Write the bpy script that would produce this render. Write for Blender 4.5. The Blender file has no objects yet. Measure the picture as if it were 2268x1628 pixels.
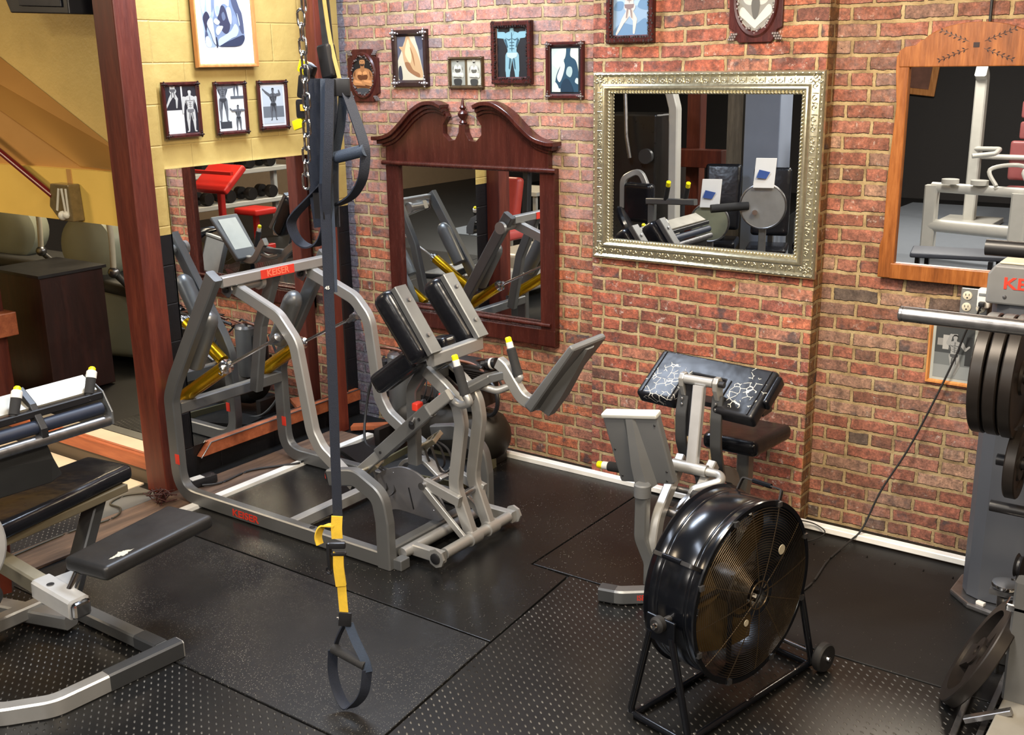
import bpy, bmesh, math, random
from mathutils import Vector, Matrix
random.seed(7)
PI = math.pi
C = bpy.context.scene.collection
V = Vector

# ------------------------------------------------------------------ mesh builder
class MB:
    def __init__(s):
        s.bm = bmesh.new(); s.mi = 0
    def _faces(s, vs, faces):
        bv = [s.bm.verts.new(v) for v in vs]
        for f in faces:
            try:
                fc = s.bm.faces.new([bv[i] for i in f]); fc.material_index = s.mi
            except ValueError:
                pass
        return bv
    def box(s, c, d, R=None):
        c = V(c); hx, hy, hz = d[0]/2, d[1]/2, d[2]/2
        vs = []
        for x in (-hx, hx):
            for y in (-hy, hy):
                for z in (-hz, hz):
                    v = V((x, y, z))
                    if R is not None: v = R @ v
                    vs.append(c + v)
        s._faces(vs, [(0,1,3,2),(4,6,7,5),(0,4,5,1),(2,3,7,6),(0,2,6,4),(1,5,7,3)])
        return s
    def bb(s, x0, x1, y0, y1, z0, z1):
        return s.box(((x0+x1)/2, (y0+y1)/2, (z0+z1)/2), (x1-x0, y1-y0, z1-z0))
    def loft(s, rings, closed_ring=True, cap=True, loop=False):
        n = len(rings[0]); vs = [v for r in rings for v in r]; fs = []
        m = len(rings)
        for i in range(m if loop else m-1):
            a = i*n; b = ((i+1) % m)*n
            for j in range(n if closed_ring else n-1):
                k = (j+1) % n
                fs.append((a+j, a+k, b+k, b+j))
        if cap and not loop and closed_ring:
            fs.append(tuple(range(n-1, -1, -1))); fs.append(tuple((m-1)*n+j for j in range(n)))
        s._faces(vs, fs); return s
    def sweep(s, pts, sec, side=(0,1,0), rad=0.0, seg=6, loop=False, ch=0.12, cap=True):
        """sec: (w along side, h across) rectangle, or a float radius"""
        pts = [V(p) for p in pts]
        if rad > 0 and len(pts) > 2: pts = fillet(pts, rad, seg)
        side = V(side).normalized()
        if isinstance(sec, (int, float)):
            n = 14; prof = [(math.cos(2*PI*i/n)*sec, math.sin(2*PI*i/n)*sec) for i in range(n)]
        else:
            w, h = sec[0]/2, sec[1]/2; c = min(w, h)*2*ch
            prof = [(w, -h+c), (w, h-c), (w-c, h), (-w+c, h), (-w, h-c), (-w, -h+c), (-w+c, -h), (w-c, -h)]
        rings = []; m = len(pts)
        for i, p in enumerate(pts):
            if loop: t0 = (p-pts[i-1]).normalized(); t1 = (pts[(i+1) % m]-p).normalized()
            else:
                t0 = (p-pts[i-1]).normalized() if i > 0 else None
                t1 = (pts[i+1]-p).normalized() if i < m-1 else None
                t0 = t0 or t1; t1 = t1 or t0
            t = (t0+t1)
            t = t.normalized() if t.length > 1e-6 else t0
            a = side - t*side.dot(t)
            if a.length < 1e-4: a = t.orthogonal()
            a.normalize(); b = t.cross(a).normalized()
            k = 1.0/max(0.5, t.dot(t1))
            ins = (t1-t0)
            if ins.length > 1e-5:
                ins = ins.normalized()
            rings.append([p + a*u*(1+(k-1)*abs(a.dot(ins)) if ins.length > .5 else 1) + b*v*(1+(k-1)*abs(b.dot(ins)) if ins.length > .5 else 1) for u, v in prof])
        s.loft(rings, loop=loop, cap=cap); return s
    def cyl(s, p0, p1, r0, r1=None, n=20, cap=True):
        p0, p1 = V(p0), V(p1); r1 = r0 if r1 is None else r1
        t = (p1-p0).normalized(); a = t.orthogonal().normalized(); b = t.cross(a)
        rg = [[p + (a*math.cos(2*PI*i/n)+b*math.sin(2*PI*i/n))*r for i in range(n)] for p, r in ((p0, r0), (p1, r1))]
        s.loft(rg, cap=cap); return s
    def lathe(s, prof, o, axis, n=28, cap=True):
        """prof: (radius, distance along axis)"""
        o = V(o); t = V(axis).normalized(); a = t.orthogonal().normalized(); b = t.cross(a)
        rg = [[o + t*h + (a*math.cos(2*PI*i/n)+b*math.sin(2*PI*i/n))*max(r, 1e-4) for i in range(n)] for r, h in prof]
        s.loft(rg, cap=cap); return s
    def tor(s, c, axis, R, r, n=40, m=8):
        c = V(c); t = V(axis).normalized(); a = t.orthogonal().normalized(); b = t.cross(a)
        rg = []
        for i in range(n):
            d = a*math.cos(2*PI*i/n)+b*math.sin(2*PI*i/n)
            rg.append([c+d*R+(d*math.cos(2*PI*j/m)+t*math.sin(2*PI*j/m))*r for j in range(m)])
        s.loft(rg, loop=True); return s
    def sph(s, c, r, sc=(1,1,1), n=12, R=None):
        c = V(c); m = n//2; rg = []
        vs = []; fs = []
        for i in range(m+1):
            th = PI*i/m
            ring = []
            for j in range(n):
                v = V((math.sin(th)*math.cos(2*PI*j/n)*sc[0], math.sin(th)*math.sin(2*PI*j/n)*sc[1], math.cos(th)*sc[2]))*r
                if th == 0 or i == m: v += V((1e-5*j, 0, 0))
                if R is not None: v = R @ v
                ring.append(c+v)
            rg.append(ring)
        s.loft(rg, cap=False); return s
    def prism(s, poly, d):
        """poly: 3-D points of one flat outline, extruded by vector d"""
        poly = [V(p) for p in poly]; d = V(d); n = len(poly)
        vs = poly + [p+d for p in poly]
        fs = [tuple(range(n-1, -1, -1)), tuple(range(n, 2*n))] + [(i, (i+1) % n, n+(i+1) % n, n+i) for i in range(n)]
        s._faces(vs, fs); return s
    def face(s, poly):
        s._faces([V(p) for p in poly], [tuple(range(len(poly)))]); return s
    def pad(s, c, d, R=None, r=0.03, seg=4, taper=None):
        """soft rounded block"""
        b = bmesh.new(); bmesh.ops.create_cube(b, size=1.0)
        for v in b.verts:
            v.co = V((v.co.x*d[0], v.co.y*d[1], v.co.z*d[2]))
            if taper: v.co = taper(v.co)
        bmesh.ops.bevel(b, geom=list(b.edges), offset=min(r, min(d)*0.48), segments=seg, profile=0.6, affect='EDGES')
        c = V(c); mp = {}
        for v in b.verts:
            q = R @ v.co if R is not None else v.co
            mp[v] = s.bm.verts.new(c+q)
        for f in b.faces:
            try: s.bm.faces.new([mp[v] for v in f.verts]).material_index = s.mi
            except ValueError: pass
        b.free(); return s
    def softprism(s, poly, d, r=0.02, seg=4):
        b = bmesh.new(); poly = [V(p) for p in poly]; d = V(d); n = len(poly)
        vs = [b.verts.new(p) for p in poly + [p+d for p in poly]]
        for f in [tuple(range(n-1, -1, -1)), tuple(range(n, 2*n))] + [(i, (i+1) % n, n+(i+1) % n, n+i) for i in range(n)]:
            b.faces.new([vs[i] for i in f])
        bmesh.ops.recalc_face_normals(b, faces=b.faces)
        bmesh.ops.bevel(b, geom=list(b.edges), offset=r, segments=seg, profile=0.6, affect='EDGES')
        mp = {v: s.bm.verts.new(v.co) for v in b.verts}
        for f in b.faces:
            try: s.bm.faces.new([mp[v] for v in f.verts]).material_index = s.mi
            except ValueError: pass
        b.free(); return s
    def frame_ring(s, M, w, h, prof):
        """mitred picture-frame moulding; prof: (inset from outer edge, height from wall)"""
        rings = []
        for sx, sy in ((0,0),(1,0),(1,1),(0,1)):
            rings.append([M @ V(((i if sx == 0 else w-i), (i if sy == 0 else h-i), z)) for i, z in prof])
        s.loft(rings, loop=True, closed_ring=True); return s
    def clusters(s):
        # groups of loose islands that lie close together (a row of far-apart pieces is several parts)
        bm = s.bm; bm.verts.index_update(); bm.verts.ensure_lookup_table(); seen = [-1]*len(bm.verts); isl = []
        for v in bm.verts:
            if seen[v.index] >= 0: continue
            k = len(isl); st = [v]; seen[v.index] = k; cur = []
            while st:
                a = st.pop(); cur.append(a)
                for e in a.link_edges:
                    b = e.other_vert(a)
                    if seen[b.index] < 0: seen[b.index] = k; st.append(b)
            isl.append(cur)
            if len(isl) > 260: return [list(bm.verts)]
        bx = [([min(v.co[i] for v in c) for i in range(3)], [max(v.co[i] for v in c) for i in range(3)]) for c in isl]
        par = list(range(len(isl)))
        def find(a):
            while par[a] != a: a = par[a]
            return a
        for i in range(len(isl)):
            for j in range(i+1, len(isl)):
                (l0, h0), (l1, h1) = bx[i], bx[j]
                g = math.sqrt(sum(max(0, l0[k]-h1[k], l1[k]-h0[k])**2 for k in range(3)))
                sz = max(max(h0[k]-l0[k] for k in range(3)), max(h1[k]-l1[k] for k in range(3)))
                if g <= max(.0195, .49*sz): par[find(i)] = find(j)
        out = {}
        for i, c in enumerate(isl): out.setdefault(find(i), []).extend(c)
        return list(out.values())
    def build(s, name, m, parent=None, smooth=True, angle=35, bevel=0, fix=True):
        bmesh.ops.remove_doubles(s.bm, verts=s.bm.verts, dist=1e-5)
        if parent is not None:
            cl = s.clusters()
            if len(cl) > 1:
                first = None
                for c in cl:
                    mb = MB(); mp = {v: mb.bm.verts.new(v.co) for v in c}
                    for f in s.bm.faces:
                        if f.verts[0] in mp:
                            try: mb.bm.faces.new([mp[v] for v in f.verts]).material_index = f.material_index
                            except ValueError: pass
                    o = mb.build(name, m, parent, smooth, angle, bevel, fix)
                    first = first or o
                s.bm.free(); return first
        if fix: bmesh.ops.recalc_face_normals(s.bm, faces=s.bm.faces)
        me = bpy.data.meshes.new(name)
        off = parent_loc(parent)
        for v in s.bm.verts: v.co -= off
        s.bm.to_mesh(me); s.bm.free()
        for mm in (m if isinstance(m, (list, tuple)) else [m]): me.materials.append(mm)
        if smooth:
            me.polygons.foreach_set('use_smooth', [True]*len(me.polygons))
            me.set_sharp_from_angle(angle=math.radians(angle))
        o = bpy.data.objects.new(name, me); C.objects.link(o)
        if parent is not None: o.parent = parent
        if bevel:
            md = o.modifiers.new('bevel', 'BEVEL'); md.width = bevel; md.segments = 2; md.limit_method = 'ANGLE'; md.angle_limit = math.radians(40)
        return o

def parent_loc(p):
    l = V((0,0,0))
    while p is not None:
        l += p.location; p = p.parent
    return l
def fillet(pts, rad, seg):
    out = [pts[0]]
    for i in range(1, len(pts)-1):
        p = pts[i]; a = (pts[i-1]-p); b = (pts[i+1]-p)
        la, lb = a.length, b.length; a.normalize(); b.normalize()
        ang = a.angle(b)
        if ang > PI-0.05: out.append(p); continue
        d = min(rad/math.tan(ang/2), la*0.48, lb*0.48)
        p0, p1 = p+a*d, p+b*d
        for k in range(seg+1):
            t = k/seg
            out.append(p0*(1-t)**2 + p*2*t*(1-t) + p1*t*t)
    out.append(pts[-1]); return out
def smooth_path(pts, n=8, closed=False):
    pts = [V(p) for p in pts]; out = []; m = len(pts)
    rng = range(m) if closed else range(m-1)
    for i in rng:
        p0 = pts[i-1] if (closed or i > 0) else pts[0]; p1 = pts[i]; p2 = pts[(i+1) % m]
        p3 = pts[(i+2) % m] if (closed or i+2 < m) else pts[-1]
        for k in range(n):
            t = k/n
            out.append(0.5*((2*p1)+(p2-p0)*t+(2*p0-5*p1+4*p2-p3)*t*t+(3*p1-p0-3*p2+p3)*t**3))
    if not closed: out.append(pts[-1])
    return out
def tag(o, label=None, cat=None, group=None, kind=None):
    if label: o['label'] = label
    if cat: o['category'] = cat
    if group: o['group'] = group
    if kind: o['kind'] = kind
    return o
def thing(name, label, cat, loc=(0,0,0), group=None):
    o = bpy.data.objects.new(name, None); C.objects.link(o); o.location = loc
    o.empty_display_size = 0.1
    return tag(o, label, cat, group)
def dup(o, loc=None, parent=None, label=None, rz=None):
    c = o.copy(); C.objects.link(c)
    if parent is not None: c.parent = parent
    if loc is not None: c.location = loc
    if rz is not None: c.rotation_euler = (0, 0, rz)
    if label: c['label'] = label
    for ch in list(o.children): dup(ch, parent=c)
    return c
def Rx(a): return Matrix.Rotation(math.radians(a), 3, 'X')
def Ry(a): return Matrix.Rotation(math.radians(a), 3, 'Y')
def Rz(a): return Matrix.Rotation(math.radians(a), 3, 'Z')
def text(name, body, M, size, m, parent, depth=0.0008, sx=1.0):
    """raised lettering; M maps (x right, y up, z out) to the world"""
    cu = bpy.data.curves.new('t', 'FONT'); cu.body = body; cu.size = size; cu.extrude = depth
    cu.align_x = 'CENTER'; cu.align_y = 'CENTER'; cu.resolution_u = 3
    cu.offset = size*0.022
    tmp = bpy.data.objects.new('t', cu); C.objects.link(tmp)
    dg = bpy.context.evaluated_depsgraph_get(); dg.update()
    me = bpy.data.meshes.new_from_object(tmp.evaluated_get(dg))
    bpy.data.objects.remove(tmp, do_unlink=True); bpy.data.curves.remove(cu)
    off = parent_loc(parent)
    for v in me.vertices:
        v.co = (M @ V((v.co.x*sx, v.co.y, v.co.z))) - off
    me.materials.clear(); me.materials.append(m)
    o = bpy.data.objects.new(name, me); C.objects.link(o)
    if parent is not None: o.parent = parent
    return o
def basis(o, x, y, z=None):
    x = V(x).normalized(); y = V(y); z = x.cross(y).normalized() if z is None else V(z).normalized()
    y = z.cross(x).normalized()
    M = Matrix.Identity(4)
    for i in range(3):
        M[i][0] = x[i]; M[i][1] = y[i]; M[i][2] = z[i]; M[i][3] = o[i]
    return M
def beam_mb(*a, **k):
    m = MB(); m.sweep(*a, **k); return m

# ------------------------------------------------------------------ materials
class NT:
    def __init__(s, name):
        s.m = bpy.data.materials.new(name); s.m.use_nodes = True
        s.n = s.m.node_tree.nodes; s.l = s.m.node_tree.links
        s.b = s.n['Principled BSDF']
    def add(s, t, **k):
        x = s.n.new(t)
        for a, v in k.items(): setattr(x, a, v)
        return x
    def put(s, sock, v):
        if v is None: return
        if isinstance(v, bpy.types.NodeSocket): s.l.new(v, sock)
        else: sock.default_value = v
    def math(s, op, a, b=None, c=None, clamp=False):
        x = s.add('ShaderNodeMath', operation=op, use_clamp=clamp)
        s.put(x.inputs[0], a); s.put(x.inputs[1], b)
        if c is not None: s.put(x.inputs[2], c)
        return x.outputs[0]
    def mix(s, f, a, b, mode='MIX'):
        x = s.add('ShaderNodeMix', data_type='RGBA', blend_type=mode)
        s.put(x.inputs[0], f); s.put(x.inputs[6], a); s.put(x.inputs[7], b)
        return x.outputs[2]
    def pos(s):
        return s.add('ShaderNodeTexCoord').outputs['Object']
    def sep(s, v):
        x = s.add('ShaderNodeSeparateXYZ'); s.l.new(v, x.inputs[0]); return x.outputs
    def comb(s, x=0., y=0., z=0.):
        c = s.add('ShaderNodeCombineXYZ'); s.put(c.inputs[0], x); s.put(c.inputs[1], y); s.put(c.inputs[2], z); return c.outputs[0]
    def noise(s, v=None, scale=5., detail=4., rough=.55, col=False):
        x = s.add('ShaderNodeTexNoise'); s.put(x.inputs['Scale'], scale); s.put(x.inputs['Detail'], detail); s.put(x.inputs['Roughness'], rough)
        if v is not None: s.l.new(v, x.inputs['Vector'])
        return x.outputs['Color' if col else 'Fac']
    def ramp(s, f, stops, interp='LINEAR'):
        x = s.add('ShaderNodeValToRGB'); s.put(x.inputs[0], f); r = x.color_ramp; r.interpolation = interp
        while len(r.elements) < len(stops): r.elements.new(0.5)
        for e, (p, c) in zip(r.elements, stops):
            e.position = p; e.color = c if len(c) == 4 else (*c, 1)
        return x.outputs[0]
    def vmath(s, op, a, b=None, sc=None):
        x = s.add('ShaderNodeVectorMath', operation=op); s.put(x.inputs[0], a); s.put(x.inputs[1], b)
        if sc is not None: s.put(x.inputs[3], sc)
        return x.outputs[0]
    def bump(s, h, strength=.5, dist=.01, nrm=None):
        x = s.add('ShaderNodeBump'); s.put(x.inputs['Strength'], strength); s.put(x.inputs['Distance'], dist); s.put(x.inputs['Height'], h)
        if nrm is not None: s.l.new(nrm, x.inputs['Normal'])
        return x.outputs[0]
    def out(s, col=None, rough=None, nrm=None, metal=None, **k):
        s.put(s.b.inputs['Base Color'], col); s.put(s.b.inputs['Roughness'], rough); s.put(s.b.inputs['Metallic'], metal)
        if nrm is not None: s.l.new(nrm, s.b.inputs['Normal'])
        for a, v in k.items(): s.put(s.b.inputs[a.replace('_', ' ')], v)
        return s.m
def rgb(r, g, b): # sRGB 0-255 to linear
    f = lambda c: (c/12.92 if c <= .04045 else ((c+.055)/1.055)**2.4)
    return (f(r/255), f(g/255), f(b/255), 1)
def plain(name, col, rough=.5, metal=0., var=.12, scale=12., bump=0., bscale=80., **k):
    t = NT(name); p = t.pos(); n = t.noise(p, scale, 5.)
    c2 = tuple(c*(1-var*1.6) for c in col[:3])+(1,); c1 = tuple(min(1, c*(1+var)) for c in col[:3])+(1,)
    c = t.mix(n, c2, c1)
    r = t.math('MULTIPLY_ADD', n, .16, rough-.08)
    nr = t.bump(t.noise(p, bscale, 3.), bump, .003) if bump else None
    return t.out(c, r, nr, metal, **k)
def wood(name, c1, c2, c3, rough=.4, scale=1., axis='z', spec=None):
    t = NT(name); p = t.pos(); m = t.add('ShaderNodeMapping'); t.l.new(p, m.inputs[0])
    sc = {'z': (9, 9, .9), 'x': (.9, 9, 9), 'y': (9, .9, 9)}[axis]
    m.inputs['Scale'].default_value = tuple(v*scale for v in sc)
    w = t.noise(m.outputs[0], 2.2, 6., .6)
    g = t.noise(m.outputs[0], 14., 4., .7)
    f = t.math('ADD', t.math('MULTIPLY', w, .7), t.math('MULTIPLY', g, .3))
    c = t.ramp(f, [(.3, c1), (.5, c2), (.68, c3)])
    return t.out(c, t.math('MULTIPLY_ADD', g, .25, rough-.12), t.bump(g, .12, .002))
# ------------------------------------------------------------------ shared materials
def brick_mat(name, wash=.3, wash_lit_top=None, palette='red', axis='x', seed=0.):
    t = NT(name); p = t.pos()
    d = t.vmath('SUBTRACT', t.noise(p, 13., 4., .65, col=True), (.5,.5,.5))
    d2 = t.vmath('SUBTRACT', t.noise(p, 1.3, 2., .5, col=True), (.5,.5,.5))
    q = t.vmath('ADD', p, t.vmath('SCALE', d, sc=.017)); q = t.vmath('ADD', q, t.vmath('SCALE', d2, sc=.026))
    s = t.sep(q); u = s[0] if axis == 'x' else s[1]; v = s[2]
    h = .0685
    row = t.math('FLOOR', t.math('DIVIDE', t.math('ADD', v, 10*h), h))
    wr = t.add('ShaderNodeTexWhiteNoise', noise_dimensions='1D'); t.l.new(t.math('ADD', row, seed), wr.inputs['W'])
    hd = t.math('LESS_THAN', t.math('MODULO', t.math('ADD', row, 2.), 6.), .5)
    w = t.math('SUBTRACT', .216, t.math('MULTIPLY', hd, .108))
    cu = t.math('ADD', t.math('DIVIDE', t.math('ADD', u, 20.), w), t.math('ADD', t.math('MULTIPLY', t.math('MODULO', row, 2.), .5), t.math('MULTIPLY', wr.outputs[0], .22)))
    col = t.math('FLOOR', cu)
    fx = t.math('MULTIPLY', t.math('FRACT', cu), w)
    fz = t.math('MULTIPLY', t.math('FRACT', t.math('DIVIDE', t.math('ADD', v, 10*h), h)), h)
    dx = t.math('MINIMUM', fx, t.math('SUBTRACT', w, fx)); dz = t.math('MINIMUM', fz, t.math('SUBTRACT', h, fz))
    dd = t.math('MINIMUM', dx, dz)
    dn = t.math('ADD', dd, t.math('MULTIPLY', t.math('SUBTRACT', t.noise(p, 55., 4., .65), .5), .009))
    mk = t.add('ShaderNodeMapRange', interpolation_type='SMOOTHSTEP'); t.put(mk.inputs[0], dn); mk.inputs[1].default_value = .0062; mk.inputs[2].default_value = .0098
    mask = mk.outputs[0]
    wn = t.add('ShaderNodeTexWhiteNoise', noise_dimensions='3D'); t.l.new(t.comb(col, row, seed+.5), wn.inputs['Vector'])
    if palette == 'orange2': palette_ = [(0, rgb(96,64,34)), (.5, rgb(122,84,44)), (1, rgb(140,98,56))]; st = palette_
    elif palette == 'red':
        st = [(0, rgb(92,64,56)), (.06, rgb(112,62,50)), (.3, rgb(136,70,54)), (.5, rgb(148,80,58)), (.7, rgb(132,76,66)), (.87, rgb(158,92,66)), (1, rgb(146,110,98))]
    elif palette == 'orange':
        st = [(0, rgb(98,68,58)), (.12, rgb(132,76,54)), (.35, rgb(160,88,58)), (.6, rgb(170,100,68)), (.8, rgb(142,86,70)), (1, rgb(164,118,96))]
    else:
        st = [(0, rgb(80,72,66)), (.1, rgb(112,74,60)), (.35, rgb(134,80,64)), (.6, rgb(146,92,76)), (.8, rgb(120,92,80)), (1, rgb(160,128,108))]
    bc = t.ramp(wn.outputs[0], st)
    bc = t.mix(.9, bc, t.ramp(t.noise(p, 24., 7., .72), [(.34, (.14,.14,.15)), (.5, (.5,.49,.48)), (.66, (.88,.84,.80))]), 'OVERLAY')
    bc = t.mix(.45, bc, t.ramp(t.noise(p, 5.5, 4., .6), [(.3, (.25,.22,.22)), (.5, (.5,.5,.5)), (.72, (.72,.70,.70))]), 'OVERLAY')
    bc = t.mix(.6, bc, t.ramp(t.noise(p, 95., 5., .75), [(.36, (.2,.2,.2)), (.5, (.5,.5,.5)), (.64, (.8,.8,.8))]), 'OVERLAY')
    bc = t.mix(.12, bc, rgb(126,100,88))
    # burnt dark blotches, one here and there
    bl = t.math('MULTIPLY', t.math('MULTIPLY', t.math('SUBTRACT', t.noise(p, 13., 2.), .55), 9., clamp=True), t.math('GREATER_THAN', t.sep(wn.outputs[1])[1], .74))
    bc = t.mix(t.math('MULTIPLY', bl, .75), bc, rgb(62,60,64))
    # old whitewash and lime bloom left on the bricks, plus painted cool light higher up
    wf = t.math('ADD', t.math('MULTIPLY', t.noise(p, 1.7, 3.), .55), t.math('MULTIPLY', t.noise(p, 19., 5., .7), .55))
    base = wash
    if wash_lit_top is not None:
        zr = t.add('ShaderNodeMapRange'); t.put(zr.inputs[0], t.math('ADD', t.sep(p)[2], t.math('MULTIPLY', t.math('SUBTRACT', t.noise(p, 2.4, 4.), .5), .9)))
        zr.inputs[1].default_value = 1.0; zr.inputs[2].default_value = 1.45; zr.inputs[3].default_value = wash; zr.inputs[4].default_value = wash_lit_top
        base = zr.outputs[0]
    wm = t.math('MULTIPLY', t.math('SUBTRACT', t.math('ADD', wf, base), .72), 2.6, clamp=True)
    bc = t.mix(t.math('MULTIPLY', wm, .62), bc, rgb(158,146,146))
    # sharp flecks of bloom
    fl = t.math('MULTIPLY', t.math('SUBTRACT', t.noise(p, 30., 6., .8), .57), 8., clamp=True)
    fl = t.math('MULTIPLY', fl, t.math('GREATER_THAN', t.noise(p, 2.9, 2.), .50))
    bc = t.mix(t.math('MULTIPLY', fl, .8), bc, rgb(205,196,186))
    pit = t.math('GREATER_THAN', t.noise(p, 120., 2., .5), .735)
    bc = t.mix(pit, bc, rgb(45,32,30))
    mo = t.ramp(t.noise(p, 11., 5., .65), [(.3, rgb(104,84,60)), (.5, rgb(158,136,98)), (.7, rgb(180,162,124))])
    if wash_lit_top is not None and palette != 'orange':
        mo = t.mix(.15, mo, rgb(170,160,150))
    c = t.mix(mask, mo, bc)
    if palette == 'orange':
        # slate paint slopped over the corner bricks
        xx = t.math('ADD', t.sep(p)[0], t.math('MULTIPLY', t.math('SUBTRACT', t.noise(p, 16., 5., .7), .5), .10))
        lim = t.add('ShaderNodeMapRange'); t.put(lim.inputs[0], t.sep(p)[2]); lim.inputs[1].default_value = .2; lim.inputs[2].default_value = .6; lim.inputs[3].default_value = .17; lim.inputs[4].default_value = .055
        pm = t.math('LESS_THAN', xx, lim.outputs[0])
        pc = t.ramp(t.noise(p, 40., 5., .75), [(.35, rgb(52,60,82)), (.55, rgb(92,100,116)), (.72, rgb(150,156,168))])
        c = t.mix(t.math('MULTIPLY', pm, .8), c, pc)
    hgt = t.math('ADD', t.math('MULTIPLY', mask, .75), t.math('ADD', t.math('MULTIPLY', t.noise(p, 90., 5., .7), .28), t.math('MULTIPLY', t.noise(p, 15., 3.), .25)))
    hgt = t.math('SUBTRACT', hgt, t.math('MULTIPLY', pit, .3))
    return t.out(c, .88, t.bump(hgt, 1., .014), 0.)

M = {}
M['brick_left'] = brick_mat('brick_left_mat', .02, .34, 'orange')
M['brick_pier'] = brick_mat('brick_pier_mat', .1, None, 'red', seed=3.)
M['brick_recess'] = brick_mat('brick_recess_mat', .16, None, 'brown', seed=9.)
M['brick_side'] = brick_mat('brick_side_mat', .02, None, 'orange2', axis='y', seed=5.)

def block_mat():
    t = NT('painted_block_mat'); p = t.pos(); s = t.sep(p); y, z = s[1], s[2]
    h, w = .2045, .41
    row = t.math('FLOOR', t.math('DIVIDE', t.math('ADD', z, .037), h))
    cy = t.math('ADD', t.math('DIVIDE', t.math('ADD', y, 20.0), w), t.math('MULTIPLY', t.math('MODULO', row, 2.), .5))
    fy = t.math('MULTIPLY', t.math('FRACT', cy), w); fz = t.math('MULTIPLY', t.math('FRACT', t.math('DIVIDE', t.math('ADD', z, .037), h)), h)
    d = t.math('MINIMUM', t.math('MINIMUM', fy, t.math('SUBTRACT', w, fy)), t.math('MINIMUM', fz, t.math('SUBTRACT', h, fz)))
    d = t.math('ADD', d, t.math('MULTIPLY', t.math('SUBTRACT', t.noise(p, 40., 3.), .5), .004))
    mk = t.add('ShaderNodeMapRange', interpolation_type='SMOOTHSTEP'); t.put(mk.inputs[0], d); mk.inputs[1].default_value = 0.; mk.inputs[2].default_value = .006
    yel = t.ramp(t.noise(p, 5., 5.), [(.3, rgb(166,140,80)), (.6, rgb(180,154,90)), (.8, rgb(190,166,102))])
    # painted black below z = 1.35
    f = t.math('LESS_THAN', t.math('ADD', z, t.math('MULTIPLY', t.math('SUBTRACT', t.noise(p, 30., 2.), .5), .004)), 1.35)
    blk = t.mix(t.math('GREATER_THAN', t.noise(p, 33., 5., .8), .7), rgb(14,14,17), rgb(60,60,66))
    c = t.mix(f, yel, blk)
    hg = t.math('ADD', t.math('MULTIPLY', mk.outputs[0], .5), t.math('MULTIPLY', t.noise(p, 28., 5., .6), .5))
    return t.out(c, .42, t.bump(hg, .8, .006), 0.)
M['block'] = block_mat()
M['plaster'] = plain('yellow_plaster_mat', rgb(206,178,104), .5, 0, .1, 7., .9, 45.)
M['shaded'] = plain('shaded_yellow_mat', rgb(176,128,62), .6, 0, .05, 5., .15, 60.)  # browner than the yellow paint: shade on the stair side put into the colour
M['yellow'] = plain('yellow_paint_mat', rgb(222,182,84), .55, 0, .06, 5., .15, 60.)
M['post'] = wood('red_stained_post_mat', rgb(66,24,18), rgb(90,36,24), rgb(112,50,32), .45)
M['board'] = wood('brown_board_mat', rgb(62,48,40), rgb(94,74,60), rgb(124,98,78), .6, 1., 'y')
M['rail_wood'] = wood('orange_rail_mat', rgb(120,60,36), rgb(156,84,50), rgb(180,104,66), .45, 1., 'x')
M['cherry'] = wood('cherry_mat', rgb(44,18,14), rgb(62,26,20), rgb(78,36,27), .25, .8)
M['oak'] = wood('oak_mat', rgb(84,44,18), rgb(132,76,32), rgb(166,104,50), .32, 1.)
M['pine'] = wood('pine_frame_mat', rgb(150,92,44), rgb(184,122,66), rgb(204,146,88), .4, 2.)
M['mahog'] = wood('mahogany_frame_mat', rgb(38,14,14), rgb(62,24,22), rgb(84,36,30), .3, 2.)
M['darkorn'] = plain('dark_ornament_mat', rgb(44,26,24), .3, .1, .3, 30.)
M['bronze'] = plain('bronze_frame_mat', rgb(88,70,48), .35, .5, .3, 40.)
M['pewter'] = plain('pewter_mat', rgb(150,140,138), .32, .7, .3, 50.)
M['champagne'] = plain('champagne_silver_mat', rgb(196,190,164), .24, .85, .2, 60.)
M['black'] = plain('black_plastic_mat', (.012,.012,.014,1), .4, 0, .2)
M['satin'] = plain('black_satin_mat', (.006,.007,.010,1), .2, .2, .2, 1.5)
M['silver'] = plain('silver_powdercoat_mat', (.40,.40,.39,1), .34, .6, .06, 8., .08, 900.)
M['grey'] = plain('dark_grey_powdercoat_mat', (.06,.063,.067,1), .4, .45, .08, 8., .08, 900.)
M['mid'] = plain('mid_grey_powdercoat_mat', (.165,.17,.172,1), .36, .55, .08, 8., .08, 900.)
M['column'] = plain('column_grey_mat', (.075,.082,.098,1), .5, .2, .05, 3.)
M['cream'] = plain('cream_plastic_mat', rgb(196,190,170), .45, 0, .06)
M['chrome'] = plain('chrome_mat', (.75,.76,.78,1), .12, 1., .05)
M['steel'] = plain('worn_steel_mat', (.30,.30,.31,1), .3, .92, .25, 30.)
M['iron'] = plain('brown_black_iron_mat', (.022,.018,.016,1), .4, .35, .3, 9.)
M['gold'] = plain('gold_anodised_mat', rgb(206,160,20), .22, .85, .05)
M['red'] = plain('red_print_mat', rgb(214,54,36), .5, 0, .1)
M['ycap'] = plain('yellow_cap_mat', rgb(240,224,20), .35, 0, .05)
M['white'] = plain('white_plastic_mat', rgb(226,224,218), .45, 0, .04)
M['strip'] = plain('white_strip_mat', rgb(232,231,226), .35, .0, .08, 20.)
M['rubber'] = plain('black_rubber_mat', (.014,.014,.015,1), .6, 0, .3, 20.)
M['foam'] = plain('foam_grip_mat', (.018,.018,.019,1), .8, 0, .3, 60., .4, 300.)
M['console'] = plain('console_grey_mat', rgb(94,96,98), .5, 0, .05, 10.)
M['navy'] = plain('navy_strap_mat', rgb(26,33,48), .75, 0, .18, 60., .6, 500.)
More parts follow.
